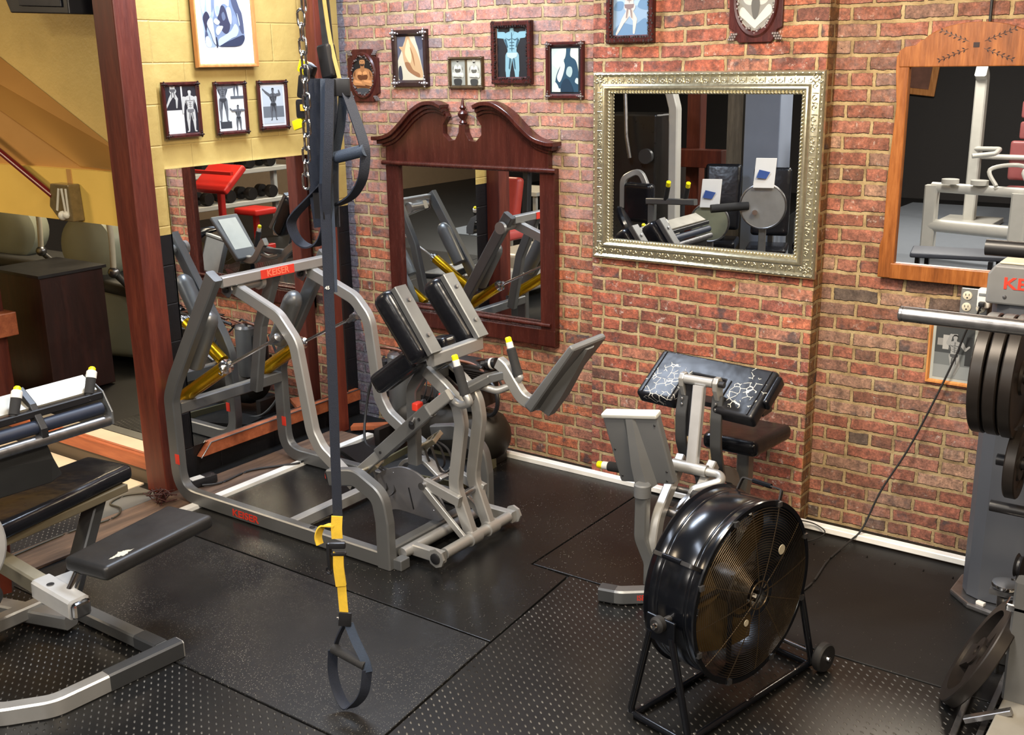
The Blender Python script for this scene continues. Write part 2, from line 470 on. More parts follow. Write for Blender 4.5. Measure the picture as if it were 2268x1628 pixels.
M['slate'] = plain('slate_strap_mat', rgb(50,62,80), .7, 0, .15, 60., .6, 500.)
M['ystrap'] = plain('yellow_strap_mat', rgb(226,186,52), .7, 0, .12, 60., .5, 500.)
M['kraft'] = plain('smoked_plastic_mat', rgb(110,92,58), .2, .2, .3, 30.)
M['pipe'] = plain('dark_red_pipe_mat', rgb(96,16,18), .35, 0, .15)
M['reddish'] = plain('red_vinyl_mat', rgb(206,44,36), .38, 0, .06)
M['pink'] = plain('dusty_pink_vinyl_mat', rgb(150,84,84), .4, 0, .08)
M['wgm'] = plain('ivory_machine_mat', rgb(200,198,190), .35, .1, .06)
M['beigem'] = plain('grey_green_shell_mat', rgb(150,154,136), .4, 0, .08, 6.)
M['tan'] = plain('tan_shell_mat', rgb(206,170,128), .45, 0, .05)
M['concrete'] = plain('pale_concrete_mat', rgb(206,192,170), .6, 0, .12, 6., .3, 40.)
M['purple'] = plain('purple_black_box_mat', rgb(28,22,44), .4, 0, .1)
def mirror_mat():
    t = NT('mirror_glass_mat'); return t.out((.86,.88,.88,1), .004, None, 1.)
M['mirror'] = mirror_mat()
def vinyl(name, cracks=None, tears=None):
    t = NT(name); p = t.pos(); n = t.noise(p, 7., 3.)
    c = t.mix(n, (.004,.004,.006,1), (.010,.011,.014,1))
    t.put(t.b.inputs['Specular IOR Level'], .4)
    r = t.math('MULTIPLY_ADD', t.noise(p, 9., 4.), .2, .14)
    hg = t.math('ADD', t.math('MULTIPLY', t.noise(p, 11., 2.), 1.), t.math('MULTIPLY', t.noise(p, 240., 2.), .03))
    if cracks:
        r = t.math('ADD', r, .12)
        m = None
        for cx, cy, cz, rr in cracks:
            dl = t.vmath('LENGTH', t.vmath('SUBTRACT', p, (cx, cy, cz)))
            x = t.add('ShaderNodeVectorMath', operation='DISTANCE'); t.l.new(p, x.inputs[0]); x.inputs[1].default_value = (cx, cy, cz)
            k = t.math('LESS_THAN', t.math('ADD', x.outputs['Value'], t.math('MULTIPLY', t.math('SUBTRACT', t.noise(p, 26., 3.), .5), .13)), rr)
            m = k if m is None else t.math('MAXIMUM', m, k)
        vo = t.add('ShaderNodeTexVoronoi', feature='DISTANCE_TO_EDGE')
        q = t.vmath('ADD', p, t.vmath('SCALE', t.vmath('SUBTRACT', t.noise(p, 45., 3., .6, col=True), (.5,.5,.5)), sc=.007))
        t.l.new(q, vo.inputs['Vector']); vo.inputs['Scale'].default_value = 33.
        e = t.math('LESS_THAN', vo.outputs['Distance'], .036)
        e = t.math('MULTIPLY', e, m); e = t.math('MULTIPLY', e, t.math('GREATER_THAN', t.noise(p, 22., 1.), .47))
        c = t.mix(e, c, rgb(186,184,176)); r = t.math('ADD', r, t.math('MULTIPLY', e, .5))
        hg = t.math('SUBTRACT', hg, t.math('MULTIPLY', e, .8))
    return t.out(c, r, t.bump(hg, .38, .009), 0.)
M['vinyl'] = vinyl('black_vinyl_mat')

# speckled smooth rubber
def mat_smooth(name, speck=.5, base=.013, rough=.36, scuffs=.5):
    t = NT(name); p = t.pos()
    vo = t.add('ShaderNodeTexVoronoi'); t.l.new(p, vo.inputs['Vector']); vo.inputs['Scale'].default_value = 165.
    sp = t.math('LESS_THAN', vo.outputs['Distance'], .24)
    sel = t.math('GREATER_THAN', t.sep(vo.outputs['Color'])[0], 1-speck*.55)
    patch = t.math('MULTIPLY', t.math('SUBTRACT', t.noise(p, 2.1, 3.), .36), 3.2, clamp=True)
    s = t.math('MULTIPLY', t.math('MULTIPLY', sp, sel), patch)
    sm = t.math('MULTIPLY', t.math('SUBTRACT', t.noise(p, 3.5, 6., .65), .45), 1.4, clamp=True)
    t.put(t.b.inputs['Specular IOR Level'], .34)
    c = t.mix(sm, (base,base,base*1.02,1), (base*2.2,base*2.15,base*2.1,1))
    c = t.mix(s, c, rgb(150,146,134))
    r = rough
    return t.out(c, r, t.bump(t.noise(p, 260., 3., .7), .35, .0012), 0.)
M['mat_a'] = mat_smooth('speckled_rubber_mat', .9, .0085, .38)
M['mat_b'] = mat_smooth('black_rubber_sheet_mat', .15, .006, .27)
M['mat_c'] = mat_smooth('dull_rubber_sheet_mat', .03, .006, .5)
def mat_diamond(name, ang=38., base=.006, pitch=.040, lite=False):
    t = NT(name); p = t.pos(); t.put(t.b.inputs['Specular IOR Level'], .4 if not lite else .5); mp = t.add('ShaderNodeMapping'); t.l.new(p, mp.inputs[0]); mp.inputs['Rotation'].default_value = (0,0,math.radians(ang))
    s = t.sep(mp.outputs[0]); a = t.math('DIVIDE', s[0], pitch); b = t.math('DIVIDE', s[1], pitch*.62)
    row = t.math('FLOOR', b); a2 = t.math('ADD', a, t.math('MULTIPLY', t.math('MODULO', t.math('ADD', row, 1000.), 2.), .5))
    fa = t.math('SUBTRACT', t.math('FRACT', a2), .5); fb = t.math('SUBTRACT', t.math('FRACT', b), .5)
    e = t.math('SQRT', t.math('ADD', t.math('POWER', t.math('DIVIDE', fa, .24), 2.), t.math('POWER', t.math('DIVIDE', fb, .17), 2.)))
    hgt = t.math('SUBTRACT', 1., e, clamp=True)
    glint = t.math('MULTIPLY', t.math('MULTIPLY', hgt, 1.6, clamp=True), t.math('MULTIPLY', t.math('SUBTRACT', t.noise(p, 3., 4., .6), .3), 2.2, clamp=True))  # pale dash tops: specular glints painted into the colour
    sm = t.math('MULTIPLY', t.math('SUBTRACT', t.noise(p, 4., 6., .65), .45), 1.4, clamp=True)
    c = t.mix(sm, (base,base,base,1), (base*2.6,base*2.5,base*2.4,1))
    c = t.mix(glint, c, (.20,.195,.18,1) if not lite else (.3,.29,.24,1))
    r = .30
    return t.out(c, r, t.bump(hgt, 1., .004), 0.)
M['mat_d'] = mat_diamond('diamond_tread_rubber_mat')
M['mat_e'] = mat_diamond('dusty_diamond_tread_mat', 38., .02, .036, True)

# ------------------------------------------------------------------ the setting
def struct(name, mb, m, parent=None, **k):
    o = mb.build(name, m, parent, smooth=False, **k)
    if parent is None: o['kind'] = 'structure'
    return o
struct('floor', MB().bb(-7, 8.5, -13, .3, -.2, -.012), M['mat_c'])
struct('ceiling', MB().bb(-7, 8.5, -13, .3, 3.5, 3.6), plain('dark_ceiling_mat', (.05,.045,.04,1), .8))
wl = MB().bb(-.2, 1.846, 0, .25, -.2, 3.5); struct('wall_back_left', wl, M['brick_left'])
struct('wall_pier', MB().bb(1.846, 3.03, -.11, .25, -.2, 3.5), [M['brick_pier']])
struct('trim_1', MB().bb(3.03, 3.034, -.1105, -.0, -.01, 3.5), M['brick_side'])
struct('wall_back_right', MB().bb(3.03, 8.5, 0, .25, -.2, 3.5), M['brick_recess'])
struct('wall_left', MB().bb(-.06, 0, -1.47, 0, -.2, 3.5), M['block'])
# flush strip of blockwork beside the post and the rough grey paint in the corner
struct('trim_2', MB().bb(0, .018, -1.47, -1.34, -.012, 3.5), M['block'])
0 and struct('trim_3', MB().bb(.0, .012, -.06, 0, .25, 3.5), plain('rough_grey_paint_mat', rgb(120,126,132), .7, 0, .15, 20., .8, 60.))
0 and struct('trim_4', MB().bb(.012, .05, -.012, 0, .25, 3.5), plain('rough_grey_paint_b_mat', rgb(120,122,130), .7, 0, .2, 20., .8, 60.))
0 and struct('trim_5', MB().bb(.05, .13, -.006, 0, -.012, .33), plain('blue_black_paint_mat', rgb(34,40,58), .55, 0, .3, 14., .8, 40.))
struct('wall_return', MB().bb(-7, -.065, -1.5, -1.285, -.2, 1.41), M['plaster'])
struct('wall_return_upper', MB().bb(-7, -.062, -1.28, -1.1, -.2, 3.5), M['plaster'])
struct('wall_far_left', MB().bb(-7.2, -7, -13, -1.3, -.2, 3.5), plain('dark_wall_mat', (.03,.026,.024,1), .8))
struct('wall_front', MB().bb(-7, 8.5, -13.2, -13, -.2, 3.5), plain('dark_wall_b_mat', (.022,.02,.02,1), .8))
struct('wall_right', MB().bb(8.5, 8.7, -13, .25, -.2, 3.5), plain('warm_wall_mat', (.20,.13,.07,1), .8))

def slab(name, label, poly, m, z0=-.012, z1=0., cat='floor mat', group=None):
    mb = MB(); mb.prism([(x, y, z0) for x, y in poly], (0, 0, z1-z0))
    o = mb.build(name, m, None, smooth=False); md = o.modifiers.new('bevel', 'BEVEL'); md.width = .003; md.segments = 2
    return tag(o, label, cat, group)
slab('rubber_mat', 'speckled black rubber mat under the hanging yellow strap', [(.42,-2.655),(2.535,-2.655),(2.455,-1.868),(.42,-1.868)], M['mat_a'])
slab('rubber_mat', 'glossy smooth black rubber mat below the silver frame of the standing leg machine', [(.41,-1.86),(2.455,-1.86),(2.40,-1.222),(2.20,-1.212),(2.20,-.16),(.41,-.16)], M['mat_b'])
slab('rubber_mat', 'black rubber mat beneath the arm curl machine along the white strip', [(2.208,-1.205),(3.10,-1.205),(3.10,-.30),(2.208,-.18)], M['mat_b'])
jig = []
x = 3.108
for i in range(8):
    jig += [(x, -.285-.0*i), (x+.07, -.285), (x+.07, -.315), (x+.125, -.315)]; x += .125
slab('interlocking_mat', 'dull black jigsaw-edged mat behind the fan near the grey column', [(3.108,-1.205)]+jig+[(4.3,-.3),(4.3,-1.205)], M['mat_c'])
slab('tread_mat', 'diamond tread black mat under the drum fan', [(2.545,-2.655),(2.463,-1.868),(2.41,-1.214),(4.9,-1.214),(4.9,-5.2),(2.9,-5.2)], M['mat_d'])
slab('tread_mat', 'diamond tread black mat in the lower left corner under the bench frame', [(-.3,-5.2),(2.89,-5.2),(2.54,-2.663),(.42,-2.663),(-.3,-2.663)], M['mat_d'])
slab('tread_mat', 'dusty diamond tread mat behind the seat pads, left of the brown board', [(-1.2,-2.65),(.10,-2.65),(.10,-2.02),(-1.2,-2.02)], M['mat_e'])
slab('concrete_strip', 'pale sunlit concrete strip in front of the low mirror left of the post', [(-3.2,-1.93),(-.13,-1.93),(-.13,-1.57),(-3.2,-1.57)], M['concrete'], cat='concrete')
slab('grey_rubber_strip', 'plain grey rubber strip between concrete and dusty tread mat', [(-1.2,-2.015),(.10,-2.015),(.10,-1.62),(-.12,-1.62),(-.12,-1.935),(-1.2,-1.935)], plain('grey_rubber_mat', (.10,.1,.09,1), .5, 0, .15))
slab('floor_board', 'long brown wooden board lying along the foot of the left wall', [(.11,-3.0),(.345,-3.0),(.345,-.35),(.11,-.35)], M['board'], -.012, .004, 'board')
o = MB().bb(.348, .398, -1.9, -.3, -.011, .012).build('floor_strip', M['strip'], None, False); tag(o, 'white metal strip on the floor beside the brown board', 'strip')
o = MB(); o.sweep([(1.225,-.135,.012),(3.86,-.135,.012)], (.045,.03), (0,1,0)); o.cyl((1.23,-.135,.012),(1.16,-.135,.01),.012)
tag(o.build('floor_strip', M['strip']), 'long white metal strip along the foot of the brick wall', 'strip')
o = MB().box((.36,-.21,.03),(.34,.07,.025),Rz(28)@Ry(-4)); tag(o.build('wood_offcut', M['rail_wood']), 'short rough wooden offcut lying in the corner', 'wood')

# posts
def post(label, x0, x1, y0, y1, foot=True):
    t = thing('wood_post', label, 'post', ((x0+x1)/2, (y0+y1)/2, -.01))
    MB().bb(x0, x1, y0, y1, -.01, 3.5).build('shaft', M['post'], t, False, bevel=.006)
    return t
p1 = post('thick red-brown wooden post at the left end of the yellow wall', -.045, .12, -1.61, -1.48)
p2 = post('red-brown wooden post at the brick corner behind the hanging chain', .10, .178, -.365, -.28)
# sloping side of stair behind the post, with the boxed-in fascia
stair = thing('stair_carriage', 'ochre boxed stair side sloping down behind the red-brown post', 'stair', (-.8,-1.5,1.41))
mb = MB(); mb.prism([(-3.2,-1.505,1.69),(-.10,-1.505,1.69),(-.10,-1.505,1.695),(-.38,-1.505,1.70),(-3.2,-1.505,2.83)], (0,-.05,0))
mb.build('side_panel', M['shaded'], stair, False)
mb = MB(); mb.loft([[(-3.2,-1.56,2.835),(-3.2,-1.285,3.10),(-3.2,-1.285,2.7),(-3.2,-1.5,2.7)],[(-.38,-1.56,1.705),(-.38,-1.285,1.735),(-.38,-1.285,1.6),(-.38,-1.5,1.6)],[(-.10,-1.56,1.695),(-.10,-1.285,1.60),(-.10,-1.285,1.5),(-.10,-1.5,1.5)]]); mb.build('sloped_cap', M['shaded'], stair, False)
mb = MB(); mb.bb(-3.2, -.048, -1.60, -1.502, 1.42, 1.69); mb.build('fascia', M['yellow'], stair, False)
MB().bb(-.445,-.405,-1.604,-1.6,1.60,1.69).build('seam_strip', M['shaded'], stair, False)
t = thing('junction_box', 'smoked plastic box mounted on the yellow fascia under the stair', 'box', (-.44,-1.60,1.44))
MB().prism([(-.53,-1.602,1.50),(-.50,-1.602,1.62),(-.34,-1.602,1.62),(-.33,-1.602,1.43),(-.45,-1.602,1.43)], (0,-.07,0)).build('housing', M['kraft'], t, False, bevel=.006)
MB().sph((-.41,-1.675,1.46),.025).sph((-.375,-1.675,1.465),.02).build('knob', M['cream'], t)
MB().box((-.44,-1.674,1.54),(.012,.006,.12),Ry(18)).box((-.39,-1.674,1.54),(.012,.006,.12),Ry(-6)).box((-.36,-1.674,1.53),(.01,.006,.14)).build('rib', M['cream'], t, False)
o = MB().cyl((-1.9,-1.66,2.21),(-.50,-1.66,1.555),.017); tag(o.build('conduit_pipe', M['pipe']), 'dark red pipe slanting down the yellow stair side to the junction box', 'pipe')
t = thing('wall_speaker', 'black box hanging at the top left beside the red-brown post', 'speaker', (-.4,-1.66,2.44))
MB().prism([(-.80,-1.505,2.75),(-.66,-1.505,2.47),(-.155,-1.505,2.445),(-.155,-1.505,2.9),(-.8,-1.505,2.9)], (0,-.16,0)).prism([(-.6,-1.29,2.6),(-.4,-1.29,2.6),(-.4,-1.29,2.8),(-.6,-1.29,2.8)],(0,-.22,0)).build('cabinet', M['black'], t, False, bevel=.006)
MB().prism([(-.56,-1.667,2.50),(-.20,-1.667,2.48),(-.20,-1.667,2.75),(-.56,-1.667,2.75)], (0,-.008,0)).build('front_panel', plain('blue_black_panel_mat', rgb(24,28,38), .35), t, False, bevel=.003)
# return wall: low mirror in wooden frame, base below it
t = thing('wall_mirror', 'large unframed mirror on the return wall left of the post with wooden bottom rail', 'mirror', (-1.7,-1.5,.1))
MB().bb(-3.2,-.05,-1.535,-1.502,.155,1.415).build('glass', M['mirror'], t, False)
MB().bb(-3.2,-.05,-1.56,-1.502,.075,.153).build('bottom_rail', M['rail_wood'], t, False, bevel=.003)
MB().bb(-3.2,-.05,-1.548,-1.502,-.012,.073).build('baseboard', plain('grey_brown_base_mat', rgb(84,72,58), .6), t, False)
# left wall mirror
t = thing('wall_mirror', 'mirror panel set into the black-painted left wall below the yellow blocks', 'mirror', (0,-.7,.15))
MB().bb(.001,.022,-1.335,-.115,.172,1.685).build('glass', M['mirror'], t, False)
mb = MB(); mb.prism([(.001,-1.31,.10),(.001,-1.235,.172),(.001,-.03,.172),(.001,-.03,.10)], (.045,0,0)); mb.build('bottom_rail', M['rail_wood'], t, False, bevel=.003)
MB().sweep([(.047,-1.312,.098),(.047,-1.236,.17),(.047,-.03,.174)], (.006,.006), (1,0,0)).build('rail_edging', M['steel'], t)
MB().bb(.022,.028,-.128,-.12,.172,1.685).build('glass_edge', M['black'], t, False)

# ------------------------------------------------------------------ pictures
def cap(x0, y0, r0, x1, y1, r1, n=7):
    a = math.atan2(y1-y0, x1-x0); out = []
    for i in range(n+1):
        t = a+PI/2+PI*i/n; out.append((x0+math.cos(t)*r0, y0+math.sin(t)*r0))
    for i in range(n+1):
        t = a-PI/2+PI*i/n; out.append((x1+math.cos(t)*r1, y1+math.sin(t)*r1))
    return out
def ell(x, y, rx, ry, n=18, rot=0):
    c, s = math.cos(rot), math.sin(rot)
    return [(x+c*rx*math.cos(2*PI*i/n)-s*ry*math.sin(2*PI*i/n), y+s*rx*math.cos(2*PI*i/n)+c*ry*math.sin(2*PI*i/n)) for i in range(n)]
def rect(x0, y0, x1, y1): return [(x0,y0),(x1,y0),(x1,y1),(x0,y1)]
def blob(pts, n=5): return [(p.x, p.y) for p in smooth_path([(x, y, 0) for x, y in pts], n, True)]
_flat = {}
def flat(c):
    if c not in _flat:
        t = NT('print_tone'); _flat[c] = t.out(rgb(*[v*.86 for v in c]), .45, None, 0.)
    return _flat[c]
def figure(x, y, H, body, shade, pose='stand', hair=(30,28,30), flip=1, trunks=None):
    """small printed figure of a standing man; (x,y) feet middle, H height"""
    k = H; s = []
    P = lambda a, b: (x+flip*a*k, y+b*k)
    def lim(a, b, r0, c, d, r1, col=body):
        s.append((col, cap(*P(a,b), r0*k, *P(c,d), r1*k)))
    hip, sh = .50, .80
    lean = .0
    if pose == 'lunge':
        lim(-.04,.48,.065,.12,.26,.045); lim(.12,.26,.042,.10,.03,.02); lim(.06,.48,.065,-.12,.25,.045); lim(-.12,.25,.04,-.26,.02,.02)
    elif pose == 'cross':
        lim(-.05,.48,.07,-.02,.26,.05); lim(-.02,.26,.045,-.06,.03,.02); lim(.05,.48,.07,.10,.26,.05); lim(.10,.26,.045,.03,.03,.02)
    else:
        lim(-.06,.48,.068,-.085,.27,.05); lim(-.085,.27,.045,-.09,.03,.02); lim(.06,.48,.068,.085,.27,.05); lim(.085,.27,.045,.09,.03,.02)
        lim(-.09,.02,.018,-.13,.01,.014); lim(.09,.02,.018,.13,.01,.014)
    s.append((body, blob([P(-.09,.47), P(-.085,.58), P(-.15,.72), P(-.15,.80), P(-.04,.845), P(.04,.845), P(.15,.80), P(.15,.72), P(.085,.58), P(.09,.47)])))
    s.append((trunks or shade, [P(-.1,.53), P(.1,.53), P(.09,.47), P(.0,.435), P(-.09,.47)]))
    if pose in ('stand',):
        for f in (-1, 1): lim(f*.17,.78,.05,f*.215,.60,.035); lim(f*.215,.60,.035,f*.22,.45,.022)
    elif pose == 'biceps':
        for f in (-1, 1): lim(f*.16,.79,.05,f*.31,.80,.045); lim(f*.31,.80,.04,f*.27,.95,.028); s.append((body, ell(*P(f*.255,.97),.03*k,.03*k)))
    elif pose == 'archer':
        lim(-.16,.79,.045,-.30,.88,.035); lim(-.30,.88,.03,-.42,.98,.018); lim(.16,.79,.045,.29,.80,.04); lim(.29,.80,.035,.25,.92,.025)
    elif pose == 'wide':
        for f in (-1, 1): lim(f*.16,.79,.045,f*.30,.78,.035); lim(f*.30,.78,.03,f*.42,.88,.02)
    elif pose in ('lunge', 'cross'):
        lim(-.15,.79,.05,-.10,.98,.035); lim(-.10,.98,.03,.03,1.0,.02); lim(.15,.79,.05,.24,.66,.035); lim(.24,.66,.03,.32,.74,.022)
    s.append((body, cap(*P(0,.83), .04*k, *P(0,.88), .035*k))); s.append((body, ell(*P(0,.93), .048*k, .062*k)))
    s.append((hair, blob([P(-.05,.94), P(-.045,.99), P(0,1.005), P(.045,.99), P(.05,.94), P(.03,.965), P(-.03,.965)])))
    # modelling of the muscles
    s.append((shade, blob([P(-.12,.755), P(-.06,.73), P(-.005,.745), P(-.06,.715)], 4))); s.append((shade, blob([P(.12,.755), P(.06,.73), P(.005,.745), P(.06,.715)], 4)))
    for b in (.68, .635, .59): s.append((shade, rect(min(P(-.045,0)[0],P(.045,0)[0]), P(0,b)[1], max(P(-.045,0)[0],P(.045,0)[0]), P(0,b+.008)[1])))
    s.append((shade, [P(-.006,.83), P(.006,.83), P(.004,.55), P(-.004,.55)]))
    for f in (-1, 1):
        s.append((shade, cap(*P(f*.085,.62), .010*k, *P(f*.12,.72), .018*k)))
        s.append((shade, cap(*P(f*.035,.44), .012*k, *P(f*.055,.30), .008*k)))
    return s
def art_mesh(name, M4, w, h, bg, shapes, parent):
    """flat printed picture: layered tones on one sheet, clipped to the sheet; all coordinates in sheet widths"""
    mats = [flat(bg)]; mb = MB(); mb.mi = 0
    mb.face([M4 @ V(p) for p in ((0,0,0),(w,0,0),(w,h,0),(0,h,0))])
    z = 0.; n = max(1, len(shapes)); dz = min(.00025, .004/n)
    for col, poly in shapes:
        m = flat(col)
        if m not in mats: mats.append(m)
        z += dz
        pts = clip([(px*w, py*w) for px, py in poly], w, h)
        if len(pts) < 3: continue
        mb.mi = mats.index(m); mb.face([M4 @ V((px, py, z)) for px, py in pts])
    return mb.build(name, mats, parent, smooth=False, fix=False)
def clip(poly, w, h):
    def cut(pts, f, inter):
        out = []
        for i, p in enumerate(pts):
            q = pts[i-1]
            if f(p):
                if not f(q): out.append(inter(q, p))
                out.append(p)
            elif f(q): out.append(inter(q, p))
        return out
    def ix(c): return lambda a, b: (c, a[1]+(b[1]-a[1])*(c-a[0])/(b[0]-a[0]))
    def iy(c): return lambda a, b: (a[0]+(b[0]-a[0])*(c-a[1])/(b[1]-a[1]), c)
    for f, g in ((lambda p: p[0] >= 0, ix(0)), (lambda p: p[0] <= w, ix(w)), (lambda p: p[1] >= 0, iy(0)), (lambda p: p[1] <= h, iy(h))):
        if not poly: break
        poly = cut(poly, f, g)
    return poly
PLAINP = [(0,0),(0,.012),(.004,.018),(.016,.018),(.020,.012),(.026,.008),(.026,0)]
def scale_prof(p, fw, fd):
    mi = max(a for a, b in p); mz = max(b for a, b in p); return [(a/mi*fw, b/mz*fd) for a, b in p]
def picture(label, wall, a, z0, w, h, fw, fd, fm, bg, shapes, border=None, orn=None, tilt=0, group=None, backing=None):
    """wall 'L' : u runs +Y on the left wall; 'B' : u runs +X on the brick wall. a = u start"""
    if wall == 'L': M4 = basis((.0205, a, z0), (0,1,0), (0,0,1))
    else: M4 = basis((a, wall, z0), (1,0,0), (0,0,1))
    if tilt: M4 = M4 @ Matrix.Rotation(math.radians(tilt), 4, 'Z')
    loc = M4 @ V((w/2, 0, 0)); t = thing('picture', label, 'picture', loc, group)
    mb = MB(); mb.frame_ring(M4, w, h, scale_prof(PLAINP, fw, fd))
    if orn:
        om, kind = orn; ob = MB()
        if kind == 'corners':
            for cx in (fw*.5, w-fw*.5):
                for cy in (fw*.5, h-fw*.5):
                    for dx, dy, r in ((0,0,.5), (.55,0,.3), (0,.55,.3), (-.5,0,.25), (0,-.5,.25), (1.05,.1,.2), (.1,1.05,.2)):
                        sx = 1 if cx < w/2 else -1; sy = 1 if cy < h/2 else -1
                        ob.sph(M4 @ V((cx+dx*fw*sx, cy+dy*fw*sy, fd)), fw*r*.8, (1,1,1), 8)
        elif kind == 'carved':
            random.seed(int(a*1000)+5)
            for side in range(4):
                L = w if side % 2 == 0 else h; n = int(L/(fw*.42))
                for i in range(n):
                    u = (i+.5)/n*L
                    for k in (.28, .72):
                        q = {0:(u, fw*k), 1:(w-fw*k, u), 2:(u, h-fw*k), 3:(fw*k, u)}[side]
                        ob.sph(M4 @ V((q[0]+random.uniform(-1,1)*fw*.1, q[1]+random.uniform(-1,1)*fw*.1, fd*.8)), fw*random.uniform(.17,.27), (1,1,1), 7)
        ob.build('ornament', om, t)
    mb.build('frame', fm, t, angle=30)
    ins = fw*.92
    if border:
        bw, bcol = border
        M5 = M4 @ Matrix.Translation((ins, ins, fd*.35)); art_mesh('mount', M5, w-2*ins, h-2*ins, bcol, [], t)
        ins += bw; zz = fd*.35+.0008
    else: zz = fd*.35
    M5 = M4 @ Matrix.Translation((ins, ins, zz)); art_mesh('print', M5, w-2*ins, h-2*ins, bg, shapes, t)
    MB().prism([M4 @ V(p) for p in ((.004,.004,-.0005),(w-.004,.004,-.0005),(w-.004,h-.004,-.0005),(.004,h-.004,-.0005))], M4.to_3x3() @ V((0,0,.004))).build('backing', M['black'], t, False)
    return t
# yellow wall
dz_ = lambda *p: blob([(a, b*.97+.06) for a, b in p], 4)
drawing = [((150,166,190), dz_((.10,.96),(.12,.59),(.133,.375),(.15,.225),(.217,.17),(.33,.19),(.325,.375),(.317,.625),(.367,.91),(.30,1.0),(.183,.983))),
 ((200,210,226), dz_((.117,.76),(.133,.93),(.2,.96),(.19,.76),(.15,.625))), ((176,190,212), dz_((.208,.66),(.225,.917),(.31,.94),(.33,.875),(.305,.71),(.27,.60))),
 ((120,134,160), dz_((.29,.66),(.31,.9),(.335,.86),(.325,.7))), ((46,48,70), dz_((.133,.58),(.2,.66),(.25,.58),(.2,.46),(.17,.36),(.15,.46))), ((70,78,104), dz_((.14,.24),(.16,.4),(.2,.34),(.18,.22))),
 ((186,196,214), dz_((.15,.2),(.15,.30),(.2,.32),(.25,.24),(.24,.18),(.19,.17))),
 ((120,136,164), dz_((.38,1.2),(.38,.975),(.335,.79),(.325,.625),(.31,.54),(.33,.29),(.36,.185),(.55,.175),(.73,.19),(.84,.275),(.85,.375),(.83,.625),(.78,.71),(.73,.875),(.66,.94),(.55,1.06),(.53,1.2))),
 ((74,82,108), dz_((.64,.95),(.73,.875),(.79,.72),(.83,.625),(.84,.375),(.78,.40),(.73,.60),(.66,.76))),
 ((198,208,226), dz_((.40,1.0),(.345,.75),(.37,.60),(.43,.63),(.47,.75),(.53,.77),(.60,.74),(.61,.90),(.53,.99),(.467,.94))), ((160,174,200), dz_((.36,.72),(.38,.62),(.43,.65),(.42,.74))),
 ((54,58,82), dz_((.42,.64),(.46,.74),(.51,.74),(.55,.66),(.60,.48),(.54,.36),(.45,.40),(.385,.56))), ((96,108,134), dz_((.46,.62),(.50,.66),(.53,.58),(.48,.54))),
 ((190,202,222), dz_((.55,.70),(.615,.725),(.64,.62),(.625,.50),(.59,.52))), ((130,146,174), dz_((.64,.56),(.68,.62),(.72,.55),(.70,.47),(.65,.48))), ((182,196,218), dz_((.735,.64),(.75,.62),(.775,.50),(.76,.48))),
 ((196,206,224), dz_((.31,.52),(.35,.57),(.42,.52),(.37,.48))), ((190,202,222), dz_((.335,.39),(.37,.455),(.47,.46),(.40,.36),(.355,.34))),
 ((182,188,210), dz_((.19,.49),(.25,.575),(.295,.54),(.305,.375),(.325,.21),(.28,.25),(.245,.36))), ((40,46,64), dz_((.325,.30),(.345,.30),(.355,.18),(.33,.18))),
 ((178,194,216), dz_((.37,.19),(.375,.28),(.48,.335),(.6,.40),(.69,.50),(.745,.42),(.70,.33),(.617,.30),(.45,.22))), ((46,56,82), dz_((.41,.185),(.44,.215),(.617,.28),(.76,.33),(.83,.34),(.835,.27),(.73,.19))),
 ((62,68,90), dz_((.395,1.03),(.41,1.16),(.52,1.16),(.53,1.06),(.49,1.0),(.43,1.0))), ((150,160,184), dz_((.43,.97),(.445,1.0),(.47,.96),(.45,.93)))]
picture('large pencil drawing of a bare muscular torso in a light wooden frame', 'L', -1.085, 2.186, .412, .62, .019, .028, M['pine'], (222,228,236), drawing)
fA = [((36,36,44), rect(0,.62,.5,1.9)), ((226,228,228), rect(.52,1.32,1,2)), ((226,228,228), rect(0,0,.52,.6)), ((226,228,228), rect(.5,0,.54,2)), ((38,38,46), rect(.55,0,1,1.3))] + figure(.24,.66,.95,(190,190,186),(90,90,92),'lunge') + figure(.77,.04,1.12,(196,196,192),(110,110,112),'stand')
picture('dark red frame with two photos of posing men, farthest from the chain', 'L', -1.316, 1.837, .234, .281, .022, .016, M['mahog'], (226,228,228), fA, None, (M['darkorn'],'corners'))
fB = [((214,222,226), rect(0,.2,.45,1.8)), ((60,64,70), rect(.06,.08,.48,.28))] + figure(.22,.28,1.25,(104,108,114),(54,58,64),'archer') + [((90,96,104), rect(.5,.92,1,1.0))] + figure(.72,.98,.75,(92,98,106),(50,54,60),'wide',flip=-1) + figure(.74,.02,.72,(100,104,110),(50,54,60),'wide')
picture('small dark red frame with three photos of posing men on yellow wall', 'L', -.987, 1.833, .222, .279, .021, .016, M['mahog'], (226,230,232), fB, None, (M['darkorn'],'corners'))
fC = [((196,206,214), rect(0,0,1,2)), ((112,120,128), rect(.0,.22,1,.62))] + figure(.5,.12,1.15,(92,96,102),(48,52,56),'archer')
picture('small dark red frame with one man posing outdoors, nearest the chain', 'L', -.685, 1.842, .221, .27, .022, .016, M['mahog'], (224,228,232), fC, (.014,(224,228,232)), (M['darkorn'],'corners'))
